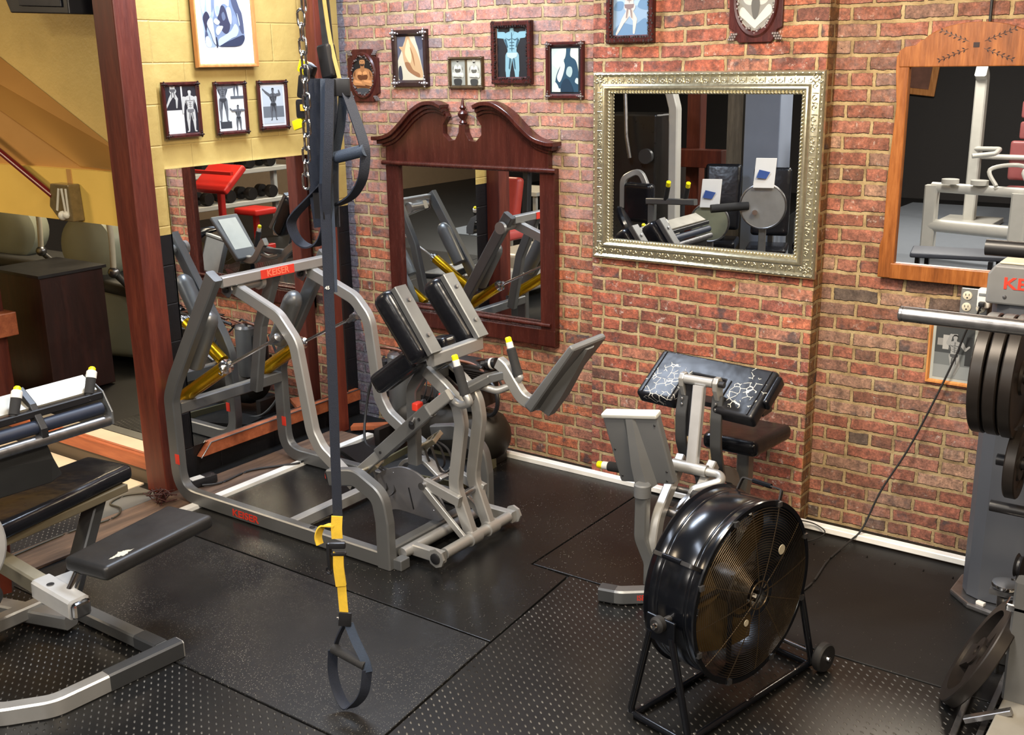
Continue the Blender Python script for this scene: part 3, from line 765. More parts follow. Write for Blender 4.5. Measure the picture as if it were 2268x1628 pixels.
# brick wall
def oval_picture(label, x, zc, w, h, body, bg, bust, wall=-.001, edge=None):
    M4 = basis((x, wall, zc), (1,0,0), (0,0,1)); t = thing('picture', label, 'picture', (x, wall, zc-h/2))
    em = edge or M['mahog']
    o = []
    for sx, sy in ((-1,-1),(1,-1),(1,1),(-1,1)):
        cor = [(.5,.33),(.40,.36),(.38,.44),(.30,.5)]
        if sx*sy < 0: cor = cor[::-1]
        seq = cor if sx*sy > 0 else cor
        o += [(sx*a*w, sy*b*h) for a, b in seq]
    mb = MB(); mb.prism([M4 @ V((a,b,.0)) for a, b in o], M4.to_3x3() @ V((0,0,.016))); mb.build('frame', em, t, False, bevel=.003)
    rings = []
    n = 48; rw, rh = w*.40, h*.42
    for i in range(n):
        a = 2*PI*i/n; d = V((math.cos(a)*rw, math.sin(a)*rh, 0)); rings.append([M4 @ (d*(k) + V((0,0,z))) for k, z in ((1.08,.014),(1.0,.026),(.9,.024),(.86,.016),(.86,.010))])
    mb = MB(); mb.loft(rings, closed_ring=False, loop=True); mb.build('oval_moulding', em, t)
    mb = MB()
    for i in range(44):
        a = 2*PI*i/44; r = .88+.05*math.sin(a*11)
        mb.sph(M4 @ V((math.cos(a)*rw*r, math.sin(a)*rh*r, .022)), w*.022*(1+.5*math.sin(i*1.7)), (1,1,1), 7)
    for sx in (-1,1):
        for sy in (-1,1):
            for k in range(9):
                mb.sph(M4 @ V((sx*w*(.34+.035*(k%3)+.01*k), sy*h*(.40+.03*(k//3)), .018)), w*.028, (1,1,1), 7)
    mb.build('silver_ornament', M['pewter'], t)
    n = 40; base = [M4 @ V((math.cos(2*PI*i/n)*rw*.88, math.sin(2*PI*i/n)*rh*.88, .017)) for i in range(n)]
    mats = [flat(bg)]; mb = MB(); mb.face(base); z = .017
    for col, poly in bust:
        m = flat(col)
        if m not in mats: mats.append(m)
        z += .0003; mb.mi = mats.index(m)
        pts = []
        for a, b in poly:
            px, py = a*rw, b*rh; q = math.hypot(px/(rw*.86), py/(rh*.86))
            if q > 1: px, py = px/q, py/q
            pts.append(M4 @ V((px, py, z)))
        mb.face(pts)
    mb.build('print', mats, t, smooth=False, fix=False)
    return t
def bust(skin, sh, pants, hair=(60,44,36)):
    lt = tuple(min(255, int(v*1.18)) for v in skin); md = tuple(int(v*.72+w*.28) for v, w in zip(skin, sh))
    return [(md, blob([(-.80,-.25),(-.78,.08),(-.55,.27),(-.2,.34),(0,.35),(.2,.34),(.55,.27),(.80,.06),(.86,-.30),(.5,-.58),(0,-.62),(-.5,-.58)])), (skin, blob([(-.52,-.1),(-.5,.18),(-.2,.30),(.2,.30),(.5,.18),(.52,-.1),(.3,-.3),(-.3,-.3)])),
     (md, cap(0,.30,.17,0,.44,.16)), (skin, ell(0,.60,.23,.17)), (hair, blob([(-.25,.60),(-.24,.74),(0,.82),(.24,.74),(.25,.60),(.16,.70),(-.16,.70)])), (hair, blob([(-.17,.54),(-.1,.44),(.1,.44),(.17,.54),(.05,.52),(-.05,.52)])),
     (hair, ell(-.08,.63,.035,.015)), (hair, ell(.08,.63,.035,.015)), (md, ell(0,.57,.03,.03)),
     (sh, blob([(-.42,-.02),(-.25,.05),(-.04,.0),(0,.10),(.04,.0),(.25,.05),(.42,-.02),(.3,-.16),(0,-.20),(-.3,-.16)])), (lt, blob([(-.40,.06),(-.3,.19),(-.08,.17),(-.06,.05),(-.24,.04)])), (lt, blob([(.40,.06),(.3,.19),(.08,.17),(.06,.05),(.24,.04)])),
     (skin, cap(-.66,-.30,.14,.12,-.40,.09)), (lt, cap(-.60,-.25,.06,.0,-.34,.04)), (skin, cap(.70,-.34,.15,.0,-.28,.09)), (lt, cap(.62,-.28,.06,.15,-.24,.04)), (sh, cap(-.55,-.46,.03,.5,-.50,.03)), (sh, cap(-.66,.02,.03,-.60,.18,.02)), (sh, cap(.68,.0,.03,.62,.16,.02)),
     (pants, blob([(-.5,-.6),(.5,-.6),(.4,-.95),(-.4,-.95)]))]
oval_picture('small oval print of a bare-chested man, nearest the corner', .20, 2.125, .245, .30, None, (24,24,28), bust((196,136,86),(104,58,34),(70,72,76)))
pb = [((92,92,104), rect(0,0,1,2)), ((206,196,168), blob([(.0,.0),(0,.5),(.15,.8),(.3,1.1),(.5,1.35),(.7,1.2),(.8,.9),(.9,.5),(1,.1),(1,0)])), ((70,72,88), blob([(.72,1.5),(.70,1.2),(.82,.9),(.95,.9),(1,1.2),(.96,1.5)])),
 ((198,160,116), blob([(.08,.95),(.25,.98),(.4,1.3),(.55,1.1),(.75,.8),(.9,.42),(.95,.1),(.7,.12),(.4,.3),(.25,.55),(.2,.8)])), ((150,104,70), blob([(.28,.5),(.4,.28),(.7,.12),(.85,.1),(.82,.2),(.6,.3),(.45,.5)])), ((226,200,156), blob([(.3,.8),(.42,1.15),(.5,1.0),(.55,.7),(.5,.5),(.38,.6)])), ((160,112,74), blob([(.5,.95),(.56,.7),(.66,.4),(.62,.7)])), ((56,56,66), blob([(.04,.05),(.04,.35),(.14,.4),(.18,.05)]))]
picture('dark ornate frame with a tan abstract muscle picture above the cherry mirror', -.001, .437, 2.062, .262, .312, .036, .026, M['darkorn'], (92,92,104), pb, None, (M['pewter'],'corners'))
pc = [((60,58,52), rect(0,0,1,1)), ((150,150,138), rect(.0,.02,.46,.98)), ((190,186,168), rect(.54,.02,1,.98)), ((88,72,46), rect(.46,0,.54,1))] + [(c, [(x*.24+.22, y*.42+.42) for x, y in p]) for c, p in bust((196,194,180),(88,84,74),(50,50,48),(40,36,34))] + [(c, [(x*.22+.77, y*.40+.40) for x, y in p]) for c, p in bust((206,202,186),(96,92,82),(60,60,56),(40,36,34))]
picture('small landscape bronze frame holding two portrait photos side by side', -.001, .845, 2.05, .24, .17, .017, .018, M['bronze'], (60,58,52), pc, None, (M['bronze'],'corners'))
pd = [((28,28,32), rect(0,0,1,2))] + figure(.5,-.28,1.75,(128,168,178),(52,84,100),'biceps',(60,90,104),trunks=(176,192,190)) + [((120,150,160), rect(.1,-.1,.9,.0))]
picture('carved dark red frame with a blue-toned man flexing both arms', -.001, 1.149, 2.075, .263, .322, .036, .028, M['mahog'], (28,28,32), pd, None, (M['darkorn'],'carved'))
pe = [((190,204,196), rect(0,0,1,2)), ((206,214,200), blob([(0,.9),(.3,1.3),(.8,1.4),(1,1.2),(1,.7),(.5,.6)])), ((36,70,92), blob([(.42,1.3),(.44,1.52),(.62,1.55),(.72,1.4),(.70,1.1),(.9,.95),(1,.6),(1,0),(.2,0),(.15,.4),(.3,.75),(.46,.9)])), ((206,214,200), blob([(.42,1.28),(.44,1.42),(.54,1.36),(.53,1.12),(.46,1.0)])), ((206,214,206), blob([(.3,.7),(.42,.95),(.5,.8),(.42,.5),(.3,.3),(.2,.45)])),
 ((170,190,190), blob([(.55,.55),(.6,.75),(.74,.76),(.78,.6),(.7,.45)])), ((214,218,206), blob([(.02,.12),(.12,.3),(.22,.22),(.3,.1),(.48,.22),(.36,.02),(.1,.0)])), ((200,210,204), blob([(.60,.08),(.7,.2),(.76,.1),(.66,.0)])), ((190,204,204), blob([(.88,.3),(.92,.42),(1,.4),(1,.24)])), ((24,50,70), blob([(.36,.0),(.4,.3),(.56,.42),(.7,.3),(.8,.0)]))]
picture('dark red frame with a blue-toned seated boxer print beside the silver mirror', -.001, 1.497, 2.0, .232, .285, .024, .02, M['mahog'], (20,26,36), pe, (.012,(22,24,32)), (M['pewter'],'corners'))
pf = [((150,178,206), rect(0,0,1,2)), ((176,200,222), blob([(.0,.9),(.3,1.2),(.7,1.1),(1,1.3),(1,.8),(.5,.7)])), ((108,144,180), blob([(.0,.1),(.25,.3),(.6,.25),(.9,.4),(1,.2),(1,0),(0,0)])), ((112,148,184), blob([(.02,.62),(.12,.8),(.3,.78),(.24,.6)])), ((112,148,184), blob([(.7,.66),(.8,.86),(1,.9),(1,.6)]))] + figure(.46,.02,1.35,(214,206,202),(140,120,120),'lunge',flip=1)
picture('carved dark frame with a bare figure on blue above the silver mirror', -.112, 1.93, 2.268, .262, .33, .036, .028, M['mahog'], (150,178,206), pf, None, (M['darkorn'],'carved'))
oval_picture('oval ornate frame with a grey torso photo above the silver mirror', 2.70, 2.44, .255, .37, None, (196,194,188), [((150,148,142), blob([(-.8,-.3),(-.7,.3),(-.3,.6),(.3,.6),(.75,.3),(.8,-.3),(.3,-.8),(-.3,-.8)])), ((206,204,198), blob([(-.6,.1),(-.3,.3),(-.05,.1),(-.2,-.15),(-.5,-.1)])), ((206,204,198), blob([(.6,.1),(.3,.3),(.05,.1),(.2,-.15),(.5,-.1)])), ((98,96,92), blob([(-.2,-.1),(0,.1),(.2,-.1),(.1,-.5),(-.1,-.5)])), ((214,212,206), cap(-.6,-.35,.14,0,-.7,.1)), ((214,212,206), cap(.62,-.3,.15,.05,-.66,.1))], -.112)
pg = [((120,126,128), rect(0,0,1,2)), ((70,74,76), rect(0,.7,1,2)), ((150,156,158), rect(0,0,1,.36)), ((52,54,56), rect(.8,.4,.96,1.2)), ((160,160,158), rect(.06,.9,.22,1.1)), ((188,188,186), rect(.2,.8,.36,1.2))] + figure(.52,.08,1.15,(170,172,172),(84,86,88),'cross')
picture('light wood frame with a grey gym photo low on the wall behind the barbell', -.001, 3.536, .775, .222, .29, .017, .018, M['pine'], (120,126,128), pg, (.014,(190,196,192)))
# ------------------------------------------------------------------ mirrors on the brick
# cherry pediment mirror
t = thing('cherry_mirror', 'cherry-stained wall mirror with broken scroll pediment and turned finial', 'mirror', (.95,-.02,.68))
y0 = -.003
MB().bb(.455,1.50,-.03,y0,.755,1.64).build('glass', M['mirror'], t, False)
MB().bb(.375,.472,-.05,y0,.66,1.64).bb(1.474,1.570,-.05,y0,.66,1.64).build('stile', M['cherry'], t, False, bevel=.004)
MB().bb(.375,1.570,-.052,y0,.665,.757).build('bottom_rail', M['cherry'], t, False, bevel=.004)
MB().sweep([(.405,-.055,.785),(1.545,-.055,.785)], .012).sweep([(.36,-.058,1.63),(1.585,-.058,1.63)], .014).build('bead', M['cherry'], t)
xc = .952
def ped_top(s):  # outline of one half of the pediment, s = -1 / +1
    return [(xc+s*a, b) for a, b in ((.61,1.70),(.60,1.775),(.50,1.80),(.42,1.855),(.34,1.925),(.25,1.968),(.17,1.972),(.125,1.955))]
pts = [(.372,1.635),(xc,1.635),(1.572,1.635)]
outl = [(.375,1.635)] + [(xc-.575,1.76),(xc-.50,1.785),(xc-.42,1.84),(xc-.34,1.905),(xc-.25,1.95),(xc-.17,1.955),(xc-.125,1.94)]
hole = [(xc-.10,1.90),(xc-.135,1.855),(xc-.135,1.805),(xc-.095,1.768),(xc-.05,1.775),(xc-.025,1.815),(xc-.02,1.86)]
half = outl + hole
full = half + [(2*xc-a, b) for a, b in reversed(half)]
mb = MB(); mb.prism([(a, -.045, b) for a, b in full], (0,.042,0)); mb.build('pediment', M['cherry'], t, False, bevel=.003)
for s in (-1, 1):
    mb = MB()
    path = smooth_path([(xc+s*a, -.055, b) for a, b in ((.640,1.77),(.585,1.772),(.50,1.797),(.42,1.855),(.34,1.922),(.25,1.968),(.17,1.973),(.115,1.955))], 6)
    mb.sweep(path, (.085,.022), (0,1,0)); mb.sweep([p+V((0,.012,-.022)) for p in path[3:]], (.06,.022), (0,1,0)); mb.sweep([p+V((0,.02,-.042)) for p in path[6:]], (.044,.02), (0,1,0))
    mb.build('scroll_moulding', M['cherry'], t)
MB().lathe([(.0,0),(.018,0),(.024,.006),(.018,.014),(.012,.022),(.026,.04),(.03,.055),(.022,.068),(.012,.076),(.018,.084),(.02,.088),(.010,.1),(.007,.125),(.0,.14)], (xc,-.03,1.862), (0,0,1)).build('finial', M['cherry'], t)
MB().sweep([(xc-.115,-.012,1.885),(xc-.03,-.014,1.91),(xc,-.012,1.925),(xc+.11,-.012,1.88)], .0022).build('hanging_wire', M['steel'], t)
# silver mirror with carved frame
t = thing('silver_mirror', 'large mirror in a wide silver carved frame hung on the brick pier', 'mirror', (2.455,-.12,1.21))
M4 = basis((1.862,-.113,1.210), (1,0,0), (0,0,1)); W_, H_ = 1.182, .924
mb = MB(); mb.frame_ring(M4, W_, H_, [(0,0),(0,.022),(.006,.03),(.014,.033),(.02,.028),(.026,.024),(.034,.026),(.055,.03),(.064,.036),(.070,.044),(.077,.046),(.084,.04),(.090,.030),(.104,.022),(.104,.008),(.08,0)])
mb.build('frame', M['champagne'], t, angle=25)
mb = MB()
def along(side, L, n, inset):
    for i in range(n):
        u = (i+.5)/n*L; yield {0:(inset+u*(W_-2*inset)/L if False else u, inset), 1:(W_-inset, u), 2:(u, H_-inset), 3:(inset, u)}[side], u
for side in range(4):
    L = W_ if side % 2 == 0 else H_
    ax = V((1,0,0)) if side % 2 == 0 else V((0,1,0)); ay = V((0,1,0)) if side % 2 == 0 else V((1,0,0))
    sgn = 1 if side in (0,3) else -1
    if side: mb = MB()
    # rope bead on the sight edge
    n = int((L-.17)/.0165)
    for i in range(n):
        u = .085+(i+.5)*(L-.17)/n; q = {0:(u,.097),1:(W_-.097,u),2:(u,H_-.097),3:(.097,u)}[side]
        R = (M4.to_3x3() @ Matrix.Rotation(math.radians(35 if side in (0,3) else -35)+(0 if side % 2 == 0 else PI/2), 3, 'Z'))
        mb.sph(M4 @ V((q[0],q[1],.026)), .0085, (1.35,.62,.9), 8, R)
    # small outer beads
    n = int(L/.03)
    for i in range(n):
        u = (i+.5)*L/n; q = {0:(u,.012),1:(W_-.012,u),2:(u,H_-.012),3:(.012,u)}[side]
        mb.sph(M4 @ V((q[0],q[1],.032)), .006, (1.4 if side % 2 == 0 else .7, .7 if side % 2 == 0 else 1.4, .6), 7, M4.to_3x3())
    # running scroll ornament
    n = int(L/.086)
    for i in range(n):
        u = (i+.5)*L/n; q = V({0:(u,.045,0),1:(W_-.045,u,0),2:(u,H_-.045,0),3:(.045,u,0)}[side])
        def P3(a, b, z=.028): return M4 @ (q + ax*a + ay*sgn*b + V((0,0,z)))
        for f in (-1, 1):
            sp = [P3(f*(.020+.013*math.cos(k*.9)*(1-k/9)), -.002+.014*math.sin(k*.9)*(1-k/9)) for k in range(8)]
            mb.sweep(sp, .0034, M4.to_3x3() @ V((0,0,1)))
        mb.sph(P3(0,.004,.030), .0075, (.8,1.1,.7), 7, M4.to_3x3()); mb.sweep([P3(-.004,-.014), P3(.004,.015)], .0026, M4.to_3x3() @ V((0,0,1))); mb.sweep([P3(.040,-.016), P3(.040,.016)], .0028, M4.to_3x3() @ V((0,0,1)))
    mb.build('carved_ornament', M['champagne'], t, angle=60)
None
MB().prism([M4 @ V(p) for p in ((.098,.098,.006),(W_-.098,.098,.006),(W_-.098,H_-.098,.006),(.098,H_-.098,.006))], M4.to_3x3() @ V((0,0,.004))).build('glass', M['mirror'], t, False)
# oak arched mirror
t = thing('oak_mirror', 'arched oak mirror with inlaid leaf sprays on the right of the wall', 'mirror', (3.62,-.02,1.24))
MB().bb(3.355,3.905,-.03,-.004,1.285,2.15).build('glass', M['mirror'], t, False)
mb = MB(); mb.prism([(3.30,-.05,1.235),(3.368,-.05,1.235),(3.368,-.05,2.20),(3.312,-.05,2.19),(3.312,-.05,2.13),(3.326,-.05,1.98),(3.312,-.05,1.7),(3.312,-.05,1.42),(3.30,-.05,1.38)], (0,.048,0)); mb.build('stile', M['oak'], t, False, bevel=.004)
mb = MB(); mb.prism([(3.96,-.05,1.235),(3.890,-.05,1.235),(3.890,-.05,2.20),(3.948,-.05,2.19),(3.948,-.05,2.13),(3.934,-.05,1.98),(3.948,-.05,1.7),(3.948,-.05,1.42),(3.96,-.05,1.38)], (0,.048,0)); mb.build('stile', M['oak'], t, False, bevel=.004)
MB().bb(3.355,3.905,-.056,-.004,1.235,1.303).build('bottom_rail', M['oak'], t, False, bevel=.003)
arc = [(3.326,2.14),(3.320,2.205),(3.345,2.222),(3.385,2.228),(3.41,2.25)] + [(3.63+.225*math.cos(a), 2.215+.10*math.sin(a)) for a in [math.radians(d) for d in range(160, 19, -10)]] + [(3.85,2.25),(3.875,2.228),(3.915,2.222),(3.94,2.205),(3.934,2.14)]
mb = MB(); mb.prism([(a,-.054,b) for a, b in arc], (0,.05,0)); mb.build('arched_head', M['oak'], t, False, bevel=.004)
mb = MB(); R0 = Ry(0)
mb.box((3.63,-.0545,2.225),(.024,.001,.02))
for sx in (-1,1):
    for sy in (-1,1):
        for k in range(6):
            a = .03+k*.019; bx, bz = 3.63+sx*(a+.012), 2.225+sy*(.004+a*.42)
            for s2 in (-1,1):
                an = math.atan2(sy*.42, sx)+s2*.75
                c = V((bx+math.cos(an)*.008,-.0545,bz+math.sin(an)*.008)); d = V((math.cos(an),0,math.sin(an)))*.008; n = V((-math.sin(an),0,math.cos(an)))*.003
                mb.prism([c-d, c+n, c+d, c-n], (0,-.0006,0))
        mb.sweep([(3.63+sx*.03,-.0548,2.225+sy*.014),(3.63+sx*.145,-.0548,2.225+sy*.062)], .0009)
mb.build('leaf_inlay', M['darkorn'], t, False)
tag(MB().cyl((3.665,-.02,2.30),(3.665,-.02,3.2),.006).build('hanging_cable', M['black']), 'black cable running up the brick above the oak mirror', 'cable')
# outlet box, plug, cord
t = thing('outlet_box', 'grey metal four-socket outlet box under the oak mirror', 'outlet', (3.71,-.02,1.11))
MB().bb(3.662,3.775,-.045,-.001,1.105,1.225).build('box', plain('galvanised_mat', rgb(140,142,142), .4, .5), t, False, bevel=.004)
for x in (3.69,3.748):
    for z in (1.142,1.192):
        mb = MB(); mb.lathe([(.019,0),(.019,.004),(.017,.005),(0,.005)], (x,-.045,z), (0,-1,0)); s = mb.build('socket', M['cream'], t)
        m2 = MB()
        for dx in (-.007,.007): m2.box((x+dx,-.0505,z+.004),(.0025,.001,.009))
        m2.cyl((x,-.05,z-.009),(x,-.051,z-.009),.0035,n=10); m2.build('slot', M['black'], s, False)
t = thing('white_adapter', 'white plug-in adapter pushed into the grey outlet box', 'adapter', (3.765,-.08,1.17))
MB().pad((3.765,-.075,1.195),(.052,.045,.085),None,.012,3).build('body', M['white'], t)
MB().pad((3.762,-.099,1.213),(.032,.004,.012),None,.002,2).build('window_slot', plain('grey_slot_mat', rgb(120,124,126), .3), t)
t = thing('fan_power_cord', 'thin black power cord hanging from the outlet down to the fan', 'cord', (3.5,-.1,.0))  # power cord of the drum fan, run from the wall outlet
MB().sweep(smooth_path([(3.765,-.12,1.172),(3.757,-.115,1.15),(3.735,-.07,1.10),(3.70,-.05,1.04),(3.66,-.045,.90),(3.585,-.04,.68),(3.50,-.06,.45),(3.41,-.10,.25),(3.35,-.14,.06),(3.315,-.20,.008),(3.30,-.45,.006),(3.32,-.70,.006),(3.30,-.95,.006),(3.36,-1.22,.02),(3.42,-1.38,.12),(3.47,-1.52,.28),(3.47,-1.6,.40)], 8), .0045).build('cable', M['rubber'], t)
MB().pad((3.765,-.115,1.175),(.024,.03,.02),None,.004,2).build('plug', M['black'], t)
o = MB().sweep(smooth_path([(3.03,-.20,.05),(3.12,-.17,.04),(3.19,-.19,.02),(3.17,-.27,.006),(3.10,-.36,.006)], 8), .003); tag(o.build('thin_wire', M['rubber']), 'short loose black wire looping over the white strip behind the fan', 'wire')
# clutter at the foot of the post
t = thing('power_strip', 'black power brick with white label at the foot of the left wall', 'power strip', (.16,-1.44,.01))
MB().pad((.17,-1.42,.03),(.07,.16,.045),Rz(-8),.008,2).build('housing', M['black'], t); MB().box((.168,-1.45,.0535),(.05,.075,.002),Rz(-8)).build('label_sticker', M['white'], t, False)
random.seed(3)
mb = MB()
for k in range(9):
    c = V((.19,-1.70,.018)); pts = [c+V((random.uniform(-.08,.08), random.uniform(-.055,.055), random.uniform(-.008,.06))) for _ in range(6)]
    mb.sweep(smooth_path(pts, 5), .0028)
tag(mb.build('wire_bundle', plain('brown_wire_mat', rgb(60,26,24), .4)), 'tangle of thin brown wires at the foot of the thick post', 'wires')
o = MB().sweep(smooth_path([(.04,-1.66,.012),(-.05,-1.75,.006),(-.02,-1.86,.006),(.10,-1.88,.012),(.17,-1.98,.012),(.14,-2.2,.012),(.16,-2.5,.012)], 8), .005); tag(o.build('floor_cable', plain('olive_cable_mat', rgb(58,54,42), .5)), 'dark cable looping over the pale floor left of the post', 'cable')
o = MB().sweep(smooth_path([(.21,-1.45,.02),(.25,-1.35,.012),(.24,-1.15,.012),(.33,-1.0,.014),(.40,-.9,.02),(.28,-.72,.012)], 8), .006); tag(o.build('floor_cable', M['rubber']), 'black cable lying on the brown board behind the silver frame', 'cable')
# ------------------------------------------------------------------ standing leg machine (silver tube frame)
TW = (.05, .076)   # across the machine, in the plane of the bend
t = thing('standing_leg_machine', 'large silver tube-framed pneumatic standing leg machine by the cherry mirror', 'exercise machine', (1.0,-1.22,0))
def side_frame(y, s):
    mb = MB()
    mb.sweep([(.66,y,1.235),(.285,y,.66),(.235,y,.56),(.235,y,.04),(1.715,y,.04)], TW, (0,1,0), .14, 8)
    return mb
side_frame(-1.60, 1).build('side_frame', M['mid'], t); side_frame(-.86, 1).build('side_frame', M['mid'], t)
for y in (-1.60, -.86):
    MB().sweep([(1.68,y,.002),(1.68,y,.22),(1.66,y,.34),(1.52,y,.405),(1.36,y,.37)], (.0525,.078), (0,1,0), .09, 8).build('front_arch', M['mid'], t)
MB().box((1.352,-1.60,.368),(.012,.048,.06),Ry(-14)).build('black_end_cap', M['black'], t, False, bevel=.004)
MB().pad((1.343,-1.605,.376),(.012,.03,.03),None,.004,2).build('red_pull_tab', M['red'], t)
MB().sweep([(1.05,-1.575,.045),(1.05,-.885,.045)], (.06,.05), (0,0,1)).build('floor_crossbar', M['silver'], t)
MB().sweep([(1.655,-1.575,.05),(1.655,-.885,.05)], (.06,.06), (0,0,1)).build('floor_crossbar', M['mid'], t)
MB().sweep([(.25,-1.575,.50),(.25,-.885,.50)], (.06,.05), (0,0,1)).build('rear_crossbar', M['mid'], t)
MB().sweep([(.665,-1.575,1.20),(.665,-.885,1.20)], (.052,.05), (0,0,1)).build('top_crossbar', M['silver'], t)
tb = MB().bb(.688,.693,-1.34,-1.12,1.178,1.222).build('name_plate', M['red'], t, False)
text('lettering', 'KEISER', basis((.6935,-1.23,1.20),(0,1,0),(0,0,1)), .045, plain('orange_letter_mat', rgb(240,120,90), .5), tb, .0005, 1.1)
text('lettering', 'KEISER', basis((.76,-1.6262,.035),(1,0,0),(0,0,1)), .052, M['red'], t, .0005, 1.25)
MB().sweep([(.63,-1.20,1.18),(.50,-1.20,.90),(.42,-1.20,.53)], (.05,.06), (0,1,0), .05).build('centre_strut', M['mid'], t)
# red badges on the uprights, foot bolts
for y in (-1.6255, -.8855):
    s_ = MB().pad((.262,y,.235),(.032,.004,.055),None,.002,2).build('red_badge', M['red'], t)
mb = MB().lathe([(.0,0),(.014,0),(.014,.002),(0,.003)], (1.21,-1.60,.079), (0,0,1)); mb.build('bolt_hole', M['black'], t)
# swinging arms hung from the top bar
ARM = (.044, .062)
for y, pth, tip in ((-1.46, [(.60,1.165),(.93,1.045),(1.035,.93),(1.11,.50),(1.16,.42),(1.37,.285)], 1), (-.97, [(.62,1.165),(.96,1.045),(1.05,.95),(1.10,.54),(1.15,.46),(1.30,.37),(1.42,.31)], 0)):
    a = MB().sweep([(x, y, z) for x, z in pth], ARM, (0,1,0), .13, 8).build('swing_arm', M['silver'], t)
    MB().box((1.372 if tip else 1.422, y, .284 if tip else .309),(.004,.036,.05),Ry(30)).build('end_plug', M['black'], a, False, bevel=.004)
    o_ = MB().cyl((.625,y-.05,1.155),(.625,y+.17,1.155),.027).cyl((.625,y+.15,1.155),(.625,y+.175,1.155),.04)
    o_.build('pivot_tube', M['silver'], t)
    m2 = MB(); m2.prism([(.60,y-.055,1.20),(.66,y-.055,1.20),(.675,y-.055,1.15),(.64,y-.055,1.11),(.595,y-.055,1.13)], (0,.012,0)); m2.build('pivot_bracket', M['steel'], t, False, bevel=.003)
    MB().lathe([(.0,0),(.017,0),(.017,.012),(.011,.016),(0,.016)], (.635,y-.056,1.152), (0,-1,0)).build('pivot_bolt', M['black'], t)
# gold pneumatic rams with rods
for y, b, g, e in ((-1.50, (.205,.535), (.555,.745), (.945,.945)), (-.94, (.20,.545), (.50,.735), (.915,.935))):
    d = V((g[0]-b[0],0,g[1]-b[1])).normalized()
    p0, p1, p2 = V((b[0],y,b[1])), V((g[0],y,g[1])), V((e[0],y,e[1]))
    r_ = MB().cyl(p0, p1, .036, n=28).build('gold_cylinder', M['gold'], t)
    MB().lathe([(.0,0),(.037,0),(.037,.02),(.026,.026),(.015,.03),(.015,.05),(0,.05)], p1, d).tor(p1+V((0,-.03,-.02)), (0,1,0), .012, .005, 16, 6).build('cylinder_cap', M['chrome'], r_)
    MB().cyl(p1, p2, .008).build('piston_rod', M['chrome'], t)
    MB().lathe([(.0,-.05),(.011,-.05),(.013,-.02),(.022,-.01),(.022,.02),(0,.03)], p2, d).cyl(p2+V((0,-.02,0)),p2+V((0,.05,0)),.012).build('rod_end', M['steel'], t)
    MB().cyl(p0+V((-.02,-.03,-.01)), p0+V((-.02,.03,-.01)), .016).box(p0+V((-.0,0,-.015)),(.05,.03,.03)).build('ram_foot', M['steel'], t)
# grey air tanks on the sloping uprights
for y in (-1.515, -.945):
    p0, p1 = V((.335,y,.735)), V((.50,y,1.02)); d = (p1-p0).normalized()
    MB().lathe([(.0,-.01),(.045,-.008),(.052,.0),(.052,.27),(.05,.285),(.04,.31),(.022,.328),(0,.332)], p0, d, 28).build('air_tank', M['mid'], t)
# upper body support: two slanted shoulder pads, chest pad
def slant(c, w, L, th, name_plate=True):
    ang = 33  # pads lean from vertical, top towards the corner
    R = Ry(-0) @ Matrix.Rotation(math.radians(-ang), 3, 'Y')
    return R
R = Matrix.Rotation(math.radians(-36), 3, 'Y')   # local z tilts towards -x
ax, az = R @ V((1,0,0)), R @ V((0,0,1))
for y in (-1.345, -1.005):
    c = V((1.655,y,1.075))
    def tp(v):
        return V((v.x*(1+.0*v.z), v.y*(1.0+.25*max(0,v.z)/.17), v.z))
    MB().pad(c+ax*(-.030)+az*.005, (.12,.115,.355), R, .052, 6, tp).build('shoulder_pad', M['vinyl'], t)
    pl = MB().sweep([c+ax*.045+az*.165+V((0,-.0,0)), c+ax*.045-az*.175], (.076,.034), (0,1,0)).build('pad_plate', M['mid'], t)
    for k in (.09,-.09):
        MB().lathe([(0,0),(.010,0),(.010,.003),(.004,.004),(0,.004)], c+ax*.066+az*k, ax, 14).build('plate_bolt', M['steel'], pl)
MB().sweep([(1.765,-1.345,.925),(1.775,-1.0,.93)], (.045,.06), (1,0,0)).build('pad_crossbar', M['silver'], t)
MB().pad((1.53,-1.30,.83),(.30,.11,.10),Matrix.Rotation(math.radians(-35),3,'Y')@Rz(0),.035,5).build('chest_pad', M['vinyl'], t)
MB().pad((1.70,-1.175,.955),(.10,.10,.07),Matrix.Rotation(math.radians(-10),3,'Y'),.03,5).build('chest_pad', M['vinyl'], t)
MB().sweep([(1.74,-1.20,.90),(1.60,-1.20,.815),(1.53,-1.20,.72),(1.52,-1.20,.34)], (.045,.06), (0,1,0), .08, 8).build('centre_post', M['mid'], t)
# handle yoke: twin curved posts rising from the foot axle
yoke = [(1.87,.075),(1.79,.28),(1.79,.33),(1.835,.60),(1.82,.70),(1.74,.765),(1.64,.83)]
for y in (-1.225, -1.09):
    MB().sweep([(x, y, z) for x, z in yoke], (.042,.06), (0,1,0), .12, 8).build('curved_post', M['silver'], t)
MB().sweep([(1.64,-1.18,.80),(1.56,-1.18,.86)], (.03,.035), (0,1,0)).cyl((1.565,-1.197,.857),(1.565,-1.163,.857),.018).build('adjuster_lug', M['mid'], t)
MB().sweep([(1.66,-1.21,.80),(1.80,-1.21,.72)], (.022,.05), (0,1,0)).sweep([(1.66,-1.10,.80),(1.80,-1.10,.72)], (.022,.05), (0,1,0)).sweep([(1.66,-1.21,.805),(1.66,-1.10,.805)], (.05,.03), (0,0,1)).sweep([(1.81,-1.21,.715),(1.81,-1.10,.715)], (.05,.03), (0,0,1)).build('yoke_frame', M['mid'], t)
